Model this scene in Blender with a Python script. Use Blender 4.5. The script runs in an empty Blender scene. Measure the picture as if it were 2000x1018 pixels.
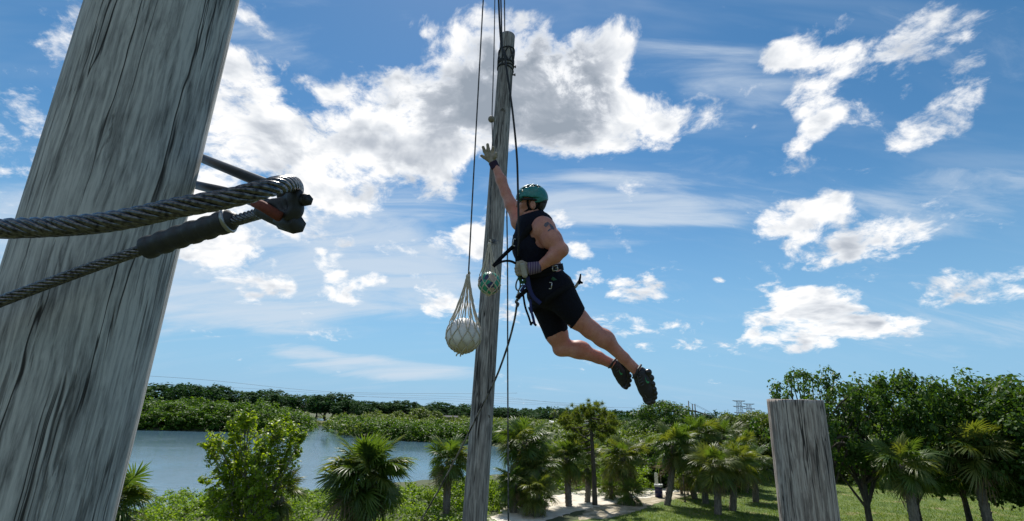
import bpy, math, random
import numpy as np
from mathutils import Matrix, Vector

sc = bpy.context.scene
COL = sc.collection
R = math.radians
PI = math.pi

# ------------------------------------------------------------------ camera
FPX, CX, CY = 964.0, 1000.0, 509.0
CAM_H = 6.6
PITCH, ROLL = R(16.96), R(1.7)
cam_d = bpy.data.cameras.new('camera')
cam = bpy.data.objects.new('camera', cam_d)
COL.objects.link(cam)
cam_d.sensor_width = 36.0
cam_d.lens = 36.0 * FPX / 2000.0
cam_d.clip_start = 0.02
cam_d.clip_end = 9000.0
CM = Matrix.Translation((0, 0, CAM_H)) @ Matrix.Rotation(R(90) + PITCH, 4, 'X') @ Matrix.Rotation(ROLL, 4, 'Z')
cam.matrix_world = CM
sc.camera = cam
CMN = np.array(CM)

# ------------------------------------------------------------------ exposure
sc.view_settings.view_transform = 'Standard'
sc.view_settings.look = 'None'
sc.view_settings.exposure = 0.35
sc.view_settings.gamma = 1.0
sc.view_settings.use_curve_mapping = False
sc.render.engine = 'CYCLES'
sc.cycles.max_bounces = 8
sc.cycles.transparent_max_bounces = 8
sc.cycles.use_denoising = True

# ------------------------------------------------------------------ sun
SUN_EL, SUN_AZ = R(57), R(-10)
sun_dir = Vector((math.sin(SUN_AZ) * math.cos(SUN_EL), math.cos(SUN_AZ) * math.cos(SUN_EL), math.sin(SUN_EL)))
sun_d = bpy.data.lights.new('sun', 'SUN')
sun_d.energy = 4.6
sun_d.angle = R(0.5)
sun_d.color = (1.0, 0.955, 0.88)
sun = bpy.data.objects.new('sun', sun_d)
COL.objects.link(sun)
sun.rotation_euler = (-sun_dir).to_track_quat('-Z', 'Y').to_euler()

# ------------------------------------------------------------------ node helper
class NT:
    def __init__(s, tree):
        s.t = tree; s.n = tree.nodes; s.l = tree.links
    def new(s, typ, **kw):
        n = s.n.new(typ)
        for k, v in kw.items():
            setattr(n, k, v)
        return n
    def link(s, a, b):
        s.l.new(a, b)
    def put(s, sock, v):
        if hasattr(v, 'node'):
            s.l.new(v, sock)
        else:
            sock.default_value = v
    def math(s, op, a, b=None, c=None, clamp=False):
        n = s.new('ShaderNodeMath', operation=op, use_clamp=clamp)
        for i, v in enumerate((a, b, c)):
            if v is not None:
                s.put(n.inputs[i], v)
        return n.outputs[0]
    def vmath(s, op, a, b=None, out=0):
        n = s.new('ShaderNodeVectorMath', operation=op)
        s.put(n.inputs[0], a)
        if b is not None:
            s.put(n.inputs[1], b)
        return n.outputs[out]
    def step(s, v, lo, hi, a=0.0, b=1.0):
        n = s.new('ShaderNodeMapRange', interpolation_type='SMOOTHSTEP')
        s.put(n.inputs[0], v)
        for i, x in enumerate((lo, hi, a, b)):
            n.inputs[i + 1].default_value = x
        return n.outputs[0]
    def mix(s, f, a, b, blend='MIX'):
        n = s.new('ShaderNodeMix', data_type='RGBA', blend_type=blend)
        s.put(n.inputs[0], f)
        s.put(n.inputs[6], a if hasattr(a, 'node') else (*a, 1))
        s.put(n.inputs[7], b if hasattr(b, 'node') else (*b, 1))
        return n.outputs[2]
    def noise(s, vec, scale, detail=4, rough=0.5, dist=0.0, out=0, lac=2.0):
        n = s.new('ShaderNodeTexNoise')
        if vec is not None:
            s.link(vec, n.inputs['Vector'])
        n.inputs['Scale'].default_value = scale
        n.inputs['Detail'].default_value = detail
        n.inputs['Roughness'].default_value = rough
        n.inputs['Distortion'].default_value = dist
        n.inputs['Lacunarity'].default_value = lac
        return n.outputs[out]
    def ramp(s, f, stops):
        n = s.new('ShaderNodeValToRGB')
        e = n.color_ramp.elements
        while len(e) < len(stops):
            e.new(0.5)
        for el, (p, c) in zip(e, stops):
            el.position = p
            el.color = (*c, 1) if len(c) == 3 else c
        s.put(n.inputs[0], f)
        return n.outputs[0]
    def mapping(s, vec, loc=(0, 0, 0), rot=(0, 0, 0), scale=(1, 1, 1), typ='POINT'):
        n = s.new('ShaderNodeMapping', vector_type=typ)
        s.link(vec, n.inputs[0])
        n.inputs[1].default_value = loc
        n.inputs[2].default_value = rot
        n.inputs[3].default_value = scale
        return n.outputs[0]

# ------------------------------------------------------------------ sky with clouds
SKY_STRENGTH = 0.1
def px_dir(px, py):
    v = CM.to_3x3() @ Vector(((px - CX) / FPX, -(py - CY) / FPX, -1.0))
    return v.normalized()

def build_world():
    w = bpy.data.worlds.new('World')
    sc.world = w
    w.use_nodes = True
    nt = NT(w.node_tree)
    nt.n.clear()
    out = nt.new('ShaderNodeOutputWorld')
    bg = nt.new('ShaderNodeBackground')
    bg.inputs['Strength'].default_value = SKY_STRENGTH
    nt.link(bg.outputs[0], out.inputs[0])
    sky = nt.new('ShaderNodeTexSky', sky_type='NISHITA')
    sky.sun_disc = False
    sky.sun_elevation = SUN_EL
    sky.sun_rotation = SUN_AZ
    sky.altitude = 0
    sky.air_density = 1.0
    sky.dust_density = 0.1
    sky.ozone_density = 2.2
    tc = nt.new('ShaderNodeTexCoord')
    d = tc.outputs['Generated']
    sep = nt.new('ShaderNodeSeparateXYZ'); nt.link(d, sep.inputs[0])
    z = nt.math('MAXIMUM', sep.outputs[2], 0.0)
    # the clear-sky colour, a touch deeper and more saturated like the photo
    hs = nt.new('ShaderNodeHueSaturation')
    hs.inputs['Hue'].default_value = 0.492
    hs.inputs['Saturation'].default_value = SKY_SAT
    hs.inputs['Value'].default_value = SKY_VAL
    nt.link(sky.outputs[0], hs.inputs['Color'])
    skyc = nt.mix(nt.step(sep.outputs[2], -0.02, 0.45, 0.9, 0.0), hs.outputs[0], tuple(np.array((0.20, 0.405, 0.62)) / SKY_STRENGTH))
    # cloud-deck coordinates: flattens towards the horizon like a real deck
    zz = nt.math('ADD', z, 0.42)
    inv = nt.math('DIVIDE', 1.0, zz)
    sc_ = nt.new('ShaderNodeVectorMath', operation='SCALE')
    nt.link(d, sc_.inputs[0]); nt.link(inv, sc_.inputs['Scale'])
    p = sc_.outputs[0]
    # domain warp
    wn = nt.noise(p, 3.2, 3, 0.5, out=1)
    wv = nt.vmath('SUBTRACT', wn, (0.5, 0.5, 0.5))
    ws = nt.new('ShaderNodeVectorMath', operation='SCALE'); nt.link(wv, ws.inputs[0]); ws.inputs['Scale'].default_value = 0.16
    pw = nt.vmath('ADD', p, ws.outputs[0])

    def blobs(lst):
        acc = None
        dd = d
        for i, (px, py, rx, ry, rot, wt) in enumerate(lst):
            if i % 8 == 7:      # keeps the shader's evaluation order short
                ma = nt.new('ShaderNodeVectorMath', operation='MULTIPLY_ADD')
                nt.link(acc, ma.inputs[0]); ma.inputs[1].default_value = (1e-9,) * 3; nt.link(d, ma.inputs[2])
                dd = ma.outputs[0]
            c = px_dir(px, py) if not isinstance(px, Vector) else px
            # local frame on the sphere: x to the right, y up
            right = Vector((c.y, -c.x, 0)).normalized()
            up = right.cross(c).normalized()
            a = R(rot)
            ex = right * math.cos(a) + up * math.sin(a)
            ey = -right * math.sin(a) + up * math.cos(a)
            depth2 = 1.0 + ((px - CX) ** 2 + (py - CY) ** 2) / FPX ** 2 if not isinstance(px, Vector) else 1.0
            k = FPX * math.sqrt(depth2)
            u = nt.vmath('DOT_PRODUCT', dd, tuple(ex * (k / rx)), out=1)
            t = nt.vmath('DOT_PRODUCT', dd, tuple(ey * (k / ry)), out=1)
            q = nt.math('MULTIPLY_ADD', u, u, nt.math('MULTIPLY', t, t))
            v = nt.step(q, 0.0, 2.3, wt, 0.0)
            acc = v if acc is None else nt.math('ADD', acc, v)
        return acc
    front = nt.math('GREATER_THAN', nt.vmath('DOT_PRODUCT', d, tuple(px_dir(CX, CY)), out=1), 0.0)
    m1 = nt.math('MINIMUM', nt.math('ADD', nt.math('MULTIPLY', blobs(CUMULUS), front), nt.math('MULTIPLY', blobs(CUMULUS_BACK), nt.math('SUBTRACT', 1.0, front))), 1.25)
    n1 = nt.noise(pw, 5.6, 8, 0.58)
    n2 = nt.noise(pw, 20.0, 6, 0.66)
    f1 = nt.math('ADD', nt.math('MULTIPLY', nt.math('SUBTRACT', n1, 0.5), 4.0), nt.math('MULTIPLY', nt.math('SUBTRACT', n2, 0.5), 2.1))
    dens = nt.math('ADD', nt.math('SUBTRACT', nt.math('MULTIPLY', m1, 1.12), nt.step(z, 0.02, 0.16, 1.0, 0.68)), f1)
    alpha = nt.step(dens, -0.28, 0.58)
    # the same field a little towards the sun: gives the puffs a lit and a shaded side
    nl = nt.noise(pw, 6.5, 4, 0.5)
    nlb = nt.noise(nt.vmath('ADD', pw, (-0.012, 0.035, 0.03)), 6.5, 4, 0.5)
    rel = nt.math('SUBTRACT', nl, nlb)
    thick = nt.math('MULTIPLY', nt.math('MINIMUM', blobs(THICK), 1.0), front)
    tg = nt.math('MULTIPLY', nt.math('MULTIPLY', thick, nt.step(dens, 0.0, 1.1)), nt.math('ADD', 0.1, nt.math('MULTIPLY', nl, 1.5)))
    tg2 = nt.math('ADD', tg, nt.math('MULTIPLY', nt.step(dens, 0.3, 1.6), 0.36))
    shade = nt.math('SUBTRACT', nt.math('SUBTRACT', tg2, nt.math('MULTIPLY', rel, 2.2)), nt.math('MULTIPLY', nt.math('SUBTRACT', n2, 0.5), 0.5))
    shade = nt.math('MAXIMUM', nt.math('MINIMUM', shade, 1.0), 0.0)
    k = 1.0 / SKY_STRENGTH
    cc = nt.ramp(shade, [(0.0, (0.82, 0.82, 0.82)), (0.22, (0.64, 0.665, 0.70)), (0.55, (0.40, 0.435, 0.49)), (1.0, (0.255, 0.295, 0.35))])
    ccs = nt.vmath('MULTIPLY', cc, (k, k, k))
    # high thin cloud: long streaks
    ps = nt.mapping(p, (0, 0, 0), (0, 0, R(12)), (1.0, 4.6, 4.6))
    ns = nt.noise(ps, 2.3, 7, 0.62, 0.6)
    m2 = nt.math('MULTIPLY', nt.math('MINIMUM', blobs(CIRRUS), 1.0), front)
    dv = nt.math('ADD', nt.math('SUBTRACT', m2, 0.42), nt.math('MULTIPLY', nt.math('SUBTRACT', ns, 0.5), 2.3))
    va = nt.math('MULTIPLY', nt.step(dv, -0.35, 0.85), 0.78)
    base_v = nt.math('MULTIPLY', nt.step(nt.noise(ps, 1.1, 4, 0.6, 0.8), 0.45, 0.8), 0.16)
    va = nt.math('MAXIMUM', va, base_v)
    c1 = nt.mix(va, skyc, tuple(np.array((0.52, 0.59, 0.67)) * k))
    c2 = nt.mix(alpha, c1, ccs)
    nt.link(c2, bg.inputs['Color'])
    w.cycles.sampling_method = 'MANUAL'
    w.cycles.sample_map_resolution = 1024

SKY_SAT, SKY_VAL = 1.25, 0.83
# px, py, rx, ry, rotation, weight  (as seen in the photograph; kept as fixed compass directions)
CUMULUS = [
    (560, 240, 140, 95, 0, .95), (470, 300, 100, 90, 0, .7), (650, 320, 90, 70, 0, .8), (690, 380, 60, 40, 0, .6), (480, 170, 60, 40, 0, .45),
    (730, 175, 110, 55, 0, .8), (830, 240, 130, 90, 0, .9), (810, 330, 70, 70, 0, .6), (440, 390, 90, 40, 0, .6), (620, 395, 90, 30, 0, .5),
    (960, 90, 90, 70, 0, 1.0), (1050, 130, 140, 100, 0, 1.0), (1080, 220, 120, 75, 0, .9), (960, 210, 110, 80, 0, .8),
    (1220, 65, 45, 35, 0, .85), (1165, 110, 60, 45, 0, .7), (1240, 245, 85, 45, -10, .85), (1195, 215, 50, 40, 0, .7), (1155, 285, 50, 18, 0, .55),
    (820, 45, 30, 22, 0, .7), (835, 95, 18, 30, 0, .45), (500, 48, 45, 14, -15, .6), (585, 95, 14, 12, 0, .4), (460, 120, 25, 30, 0, .5),
    (1590, 70, 85, 50, 0, .78), (1535, 105, 40, 26, 0, .62), (1605, 135, 55, 36, 0, .72), (1580, 205, 42, 50, 35, .78), (1590, 258, 50, 22, 25, .78),
    (1605, 450, 50, 75, -30, .78), (1540, 435, 45, 45, 0, .6), (1625, 400, 35, 25, 0, .6), (1595, 500, 55, 30, 0, .6),
    (1570, 630, 100, 45, 0, .85), (1600, 590, 70, 28, 0, .8), (1545, 572, 55, 12, 0, .55), (1540, 685, 40, 10, 0, .45),
    (1240, 566, 58, 26, 0, .85), (1355, 636, 48, 17, 0, .8), (1345, 672, 24, 12, 0, .55), (1205, 638, 60, 26, 0, .75), (1250, 684, 34, 14, 0, .6),
    (1105, 460, 45, 34, -25, .62), (1130, 490, 30, 16, -20, .6), (1085, 425, 34, 18, 0, .5), (1145, 545, 36, 20, 20, .6), (1195, 502, 9, 9, 0, .5), (1405, 547, 12, 7, 0, .55),
    (890, 480, 80, 34, 5, .85), (930, 455, 40, 30, 0, .7), (870, 600, 50, 18, 10, .6), (980, 590, 40, 45, 0, .6), (800, 535, 25, 10, 0, .45),
    (680, 565, 42, 30, 0, .95), (648, 520, 32, 24, 0, .7), (735, 546, 26, 12, 0, .65), (490, 578, 22, 8, 0, .55), (672, 472, 16, 10, 0, .55), (628, 490, 10, 8, 0, .45),
    (470, 520, 100, 40, -15, .65), (590, 440, 50, 26, 0, .65), (420, 470, 80, 40, 0, .6), (545, 560, 30, 20, 0, .45), (430, 660, 26, 4, 0, .45),
    # on beyond the edges of the photograph
    (250, 420, 110, 60, 10, .8), (90, 300, 140, 60, 0, .8), (240, 120, 80, 40, 0, .6), (60, 560, 90, 24, 0, .7), (230, 650, 60, 14, 0, .55),
    (1760, 90, 100, 50, 0, .8), (1830, 240, 80, 40, 20, .7), (1740, 470, 80, 40, 0, .75), (1900, 560, 110, 34, 0, .85), (1720, 640, 70, 24, 0, .7), (1930, 130, 60, 40, 0, .6),
]
CUMULUS_BACK = []
for _az, _el, _r in ((110, 20, 260), (150, 50, 380), (190, 25, 330), (230, 40, 360), (262, 22, 280), (180, 76, 300)):
    CUMULUS_BACK.append((Vector((math.sin(R(_az)) * math.cos(R(_el)), math.cos(R(_az)) * math.cos(R(_el)), math.sin(R(_el)))), 0, _r, _r * .5, 0, .85))
THICK = [
    (1060, 165, 110, 90, 0, 1.0), (1120, 220, 70, 60, 0, .8), (880, 200, 110, 50, 0, .75), (960, 120, 60, 60, 0, .55), (560, 290, 60, 40, 0, .3),
    (690, 572, 26, 16, 0, .5), (1240, 580, 40, 10, 0, .25), (1560, 640, 70, 20, 0, .25), (800, 330, 50, 30, 0, .3), (1585, 240, 30, 20, 0, .2),
    (90, 320, 90, 30, 0, .4), (1750, 110, 70, 30, 0, .4), (1900, 570, 70, 15, 0, .3),
]
CIRRUS = [
    (540, 470, 280, 80, 0, .85), (600, 560, 300, 60, 3, .85), (430, 540, 200, 70, 0, .6), (450, 600, 160, 40, 0, .5), (800, 430, 160, 60, 0, .5), (800, 540, 200, 60, 0, .5),
    (1150, 385, 170, 40, -8, .68), (1340, 405, 170, 24, -8, .68), (1230, 350, 120, 16, -10, .5), (1300, 430, 170, 12, -6, .6), (1120, 410, 90, 30, 0, .5), (1290, 130, 150, 60, 0, .4), (1450, 180, 120, 60, 0, .35),
    (760, 720, 150, 18, 0, .8), (590, 686, 60, 12, 0, .65), (700, 700, 60, 10, 0, .4), (560, 640, 120, 12, 0, .4), (1075, 755, 40, 6, 0, .4),
    (480, 80, 120, 40, 0, .4), (100, 480, 200, 80, 0, .7), (200, 620, 160, 30, 0, .5), (1800, 400, 160, 60, 0, .5), (1850, 650, 140, 40, 0, .4),
]
build_world()

# ------------------------------------------------------------------ places: pixel of the photograph -> point of the world
def pt(px, py, depth):
    """the world point that stands at that pixel, `depth` metres along the viewing axis"""
    v = CMN @ np.array([(px - CX) / FPX * depth, -(py - CY) / FPX * depth, -depth, 1.0])
    return v[:3]
def ground_pt(px, py, z=0.55):
    o = CMN[:3, 3]
    d = CMN[:3, :3] @ np.array([(px - CX) / FPX, -(py - CY) / FPX, -1.0])
    t = (z - o[2]) / d[2] if abs(d[2]) > 1e-6 else 1e6
    if t < 0 or t > 2500: t = 2500
    return o + d * t
def far_pt(px, py, dist):
    o = CMN[:3, 3]
    d = CMN[:3, :3] @ np.array([(px - CX) / FPX, -(py - CY) / FPX, -1.0])
    return o + d * (dist / math.hypot(d[0], d[1]))

# ------------------------------------------------------------------ objects
def tag(o, label=None, cat=None, group=None, kind=None):
    if label: o['label'] = label
    if cat: o['category'] = cat
    if group: o['group'] = group
    if kind: o['kind'] = kind
    return o
def empty(name, loc, label=None, cat=None, group=None):
    o = bpy.data.objects.new(name, None)
    o.empty_display_size = 0.1
    COL.objects.link(o)
    o.location = loc
    return tag(o, label, cat, group)
def make_mesh(name, V, F, mat, smooth=True):
    V = np.asarray(V, dtype=np.float32)
    me = bpy.data.meshes.new(name)
    if isinstance(F, (list, tuple)) and len(F) and isinstance(F[0], (list, tuple)):
        me.from_pydata([tuple(v) for v in V.tolist()], [], [tuple(f) for f in F])
    else:
        Fs = F if isinstance(F, list) else [F]
        Fs = [np.asarray(f, dtype=np.int32) for f in Fs if len(f)]
        me.vertices.add(len(V)); me.vertices.foreach_set('co', V.ravel())
        idx = np.concatenate([f.ravel() for f in Fs])
        tot = np.concatenate([np.full(len(f), f.shape[1], dtype=np.int32) for f in Fs])
        st = np.concatenate([[0], np.cumsum(tot)[:-1]]).astype(np.int32)
        me.loops.add(len(idx)); me.loops.foreach_set('vertex_index', idx)
        me.polygons.add(len(tot)); me.polygons.foreach_set('loop_start', st); me.polygons.foreach_set('loop_total', tot)
        me.update(calc_edges=True)
    if mat: me.materials.append(mat)
    if smooth:
        me.polygons.foreach_set('use_smooth', np.ones(len(me.polygons), dtype=bool))
    return me
def link(name, me, parent=None, loc=(0, 0, 0)):
    o = bpy.data.objects.new(name, me)
    COL.objects.link(o)
    if parent: o.parent = parent
    o.location = loc
    return o
def obj(name, V, F, mat, parent=None, smooth=True, origin=None):
    """V in world coordinates; under a parent they become local to the parent's location"""
    V = np.asarray(V, dtype=np.float64)
    if parent is not None:
        og = np.array(parent.location)
        p = parent.parent
        while p is not None:
            og = og + np.array(p.location); p = p.parent
        return link(name, make_mesh(name, V - og, F, mat, smooth), parent)
    og = V.mean(0) if origin is None else np.asarray(origin)
    o = link(name, make_mesh(name, V - og, F, mat, smooth))
    o.location = og
    return o
def copy_tree(o, parent=None):
    c = o.copy(); COL.objects.link(c); c.parent = parent
    for ch in list(o.children):
        copy_tree(ch, c)
    return c

class MB:
    """collects several pieces of one part"""
    def __init__(s): s.V = []; s.F = {}; s.n = 0
    def add(s, V, F):
        V = np.asarray(V, dtype=np.float64)
        for f in (F if isinstance(F, list) and len(F) and isinstance(F[0], np.ndarray) else [np.asarray(F)]):
            s.F.setdefault(f.shape[1], []).append(f + s.n)
        s.V.append(V); s.n += len(V)
        return s
    def get(s):
        return np.concatenate(s.V), [np.concatenate(x) for x in s.F.values()]
    def build(s, name, mat, parent=None, smooth=True, origin=None):
        V, F = s.get()
        return obj(name, V, F, mat, parent, smooth, origin)

# ------------------------------------------------------------------ shapes
def frames(P):
    P = np.asarray(P, dtype=np.float64)
    T = np.gradient(P, axis=0)
    T /= np.linalg.norm(T, axis=1, keepdims=True) + 1e-12
    a = np.array([0, 0, 1.0]) if abs(T[0][2]) < 0.9 else np.array([1.0, 0, 0])
    N = np.zeros_like(T)
    n = a - T[0] * a.dot(T[0]); n /= np.linalg.norm(n); N[0] = n
    for i in range(1, len(P)):
        n = N[i - 1] - T[i] * N[i - 1].dot(T[i])
        N[i] = n / (np.linalg.norm(n) + 1e-12)
    return T, N, np.cross(T, N)
def tube(P, r, seg=8, caps=True, flat=None, twist=0.0):
    """round bar along P; flat=(wide, thin) radii gives a strap"""
    P = np.asarray(P, dtype=np.float64); n = len(P)
    T, N, B = frames(P)
    r = np.full(n, r) if np.isscalar(r) else np.asarray(r)
    th = np.arange(seg) / seg * 2 * PI
    c, s = np.cos(th), np.sin(th)
    if flat: ring = c[None, :, None] * N[:, None] * flat[0] + s[None, :, None] * B[:, None] * flat[1]
    else: ring = (c[None, :, None] * N[:, None] + s[None, :, None] * B[:, None]) * r[:, None, None]
    V = (P[:, None] + ring).reshape(-1, 3)
    i = np.arange(n - 1)[:, None] * seg; j = np.arange(seg)[None]; j2 = (j + 1) % seg
    F = [np.stack([i + j, i + j2, i + seg + j2, i + seg + j], -1).reshape(-1, 4)]
    if caps:
        V = np.concatenate([V, P[:1], P[-1:]])
        k = np.arange(seg); k2 = (k + 1) % seg
        F.append(np.concatenate([np.stack([np.full(seg, n * seg), k2, k], -1), np.stack([np.full(seg, n * seg + 1), (n - 1) * seg + k, (n - 1) * seg + k2], -1)]))
    return V, F
def strap(P, Nrm, wide, thin):
    """webbing along P whose flat face looks along Nrm"""
    P = np.asarray(P, dtype=np.float64); n = len(P)
    T = np.gradient(P, axis=0); T /= np.linalg.norm(T, axis=1, keepdims=True)
    Nn = np.asarray(Nrm, dtype=np.float64); Nn = np.broadcast_to(Nn, P.shape)
    S = np.cross(T, Nn); S /= np.linalg.norm(S, axis=1, keepdims=True) + 1e-9
    Nn = np.cross(S, T)
    w, t = wide / 2, thin / 2
    V = np.stack([P - S * w - Nn * t, P + S * w - Nn * t, P + S * w + Nn * t, P - S * w + Nn * t], 1).reshape(-1, 3)
    i = np.arange(n - 1)[:, None] * 4; j = np.arange(4)[None]; j2 = (j + 1) % 4
    F = np.stack([i + j, i + j2, i + 4 + j2, i + 4 + j], -1).reshape(-1, 4)
    F = np.concatenate([F, [[3, 2, 1, 0]], [[4 * n - 4, 4 * n - 3, 4 * n - 2, 4 * n - 1]]])
    return V, F
def spline(P, n=24):
    P = np.asarray(P, dtype=np.float64)
    Q = np.concatenate([[2 * P[0] - P[1]], P, [2 * P[-1] - P[-2]]])
    out = []
    m = len(P) - 1
    for i in range(m):
        a, b, c, d = Q[i:i + 4]
        t = np.linspace(0, 1, max(2, n // m), endpoint=False)[:, None]
        out.append(0.5 * (2 * b + (c - a) * t + (2 * a - 5 * b + 4 * c - d) * t ** 2 + (3 * b - a - 3 * c + d) * t ** 3))
    out.append(P[-1:])
    return np.concatenate(out)
def box(c, ax, ay, az, hx, hy, hz):
    c, ax, ay, az = map(lambda v: np.asarray(v, dtype=np.float64), (c, ax, ay, az))
    V = np.array([c + ax * hx * i + ay * hy * j + az * hz * k for k in (-1, 1) for j in (-1, 1) for i in (-1, 1)])
    F = np.array([[0, 2, 3, 1], [4, 5, 7, 6], [0, 1, 5, 4], [2, 6, 7, 3], [0, 4, 6, 2], [1, 3, 7, 5]])
    return V, F
def sphere(c, r, nu=24, nv=14):
    r = np.broadcast_to(np.asarray(r, dtype=np.float64), (3,))
    ph = np.linspace(0, PI, nv + 1)[1:-1]; th = np.arange(nu) / nu * 2 * PI
    V = np.stack([np.sin(ph)[:, None] * np.cos(th), np.sin(ph)[:, None] * np.sin(th), np.cos(ph)[:, None] + 0 * th], -1).reshape(-1, 3)
    V = np.concatenate([V, [[0, 0, 1]], [[0, 0, -1]]]) * r + np.asarray(c)
    m = nv - 1
    i = np.arange(m - 1)[:, None] * nu; j = np.arange(nu)[None]; j2 = (j + 1) % nu
    F = [np.stack([i + j, i + nu + j, i + nu + j2, i + j2], -1).reshape(-1, 4)]
    k = np.arange(nu); k2 = (k + 1) % nu
    F.append(np.concatenate([np.stack([np.full(nu, m * nu), k, k2], -1), np.stack([np.full(nu, m * nu + 1), (m - 1) * nu + k2, (m - 1) * nu + k], -1)]))
    return V, F

# ------------------------------------------------------------------ numpy value noise
_rs = np.random.RandomState(7)
_tab = _rs.rand(64, 64, 64)
def vnoise(p):
    p = np.asarray(p, dtype=np.float64)
    i = np.floor(p).astype(int); f = p - i; f = f * f * (3 - 2 * f)
    i0 = i & 63; i1 = (i + 1) & 63
    x0, y0, z0 = i0[..., 0], i0[..., 1], i0[..., 2]; x1, y1, z1 = i1[..., 0], i1[..., 1], i1[..., 2]
    fx, fy, fz = f[..., 0], f[..., 1], f[..., 2]
    a = _tab[x0, y0, z0] * (1 - fx) + _tab[x1, y0, z0] * fx
    b = _tab[x0, y1, z0] * (1 - fx) + _tab[x1, y1, z0] * fx
    c = _tab[x0, y0, z1] * (1 - fx) + _tab[x1, y0, z1] * fx
    d = _tab[x0, y1, z1] * (1 - fx) + _tab[x1, y1, z1] * fx
    return (a * (1 - fy) + b * fy) * (1 - fz) + (c * (1 - fy) + d * fy) * fz
def fbm(p, o=4):
    s = 0; a = 0.5
    p = np.asarray(p, dtype=np.float64)
    for k in range(o):
        s = s + a * vnoise(p * 2 ** k + 17.3 * k); a *= 0.5
    return s

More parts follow.
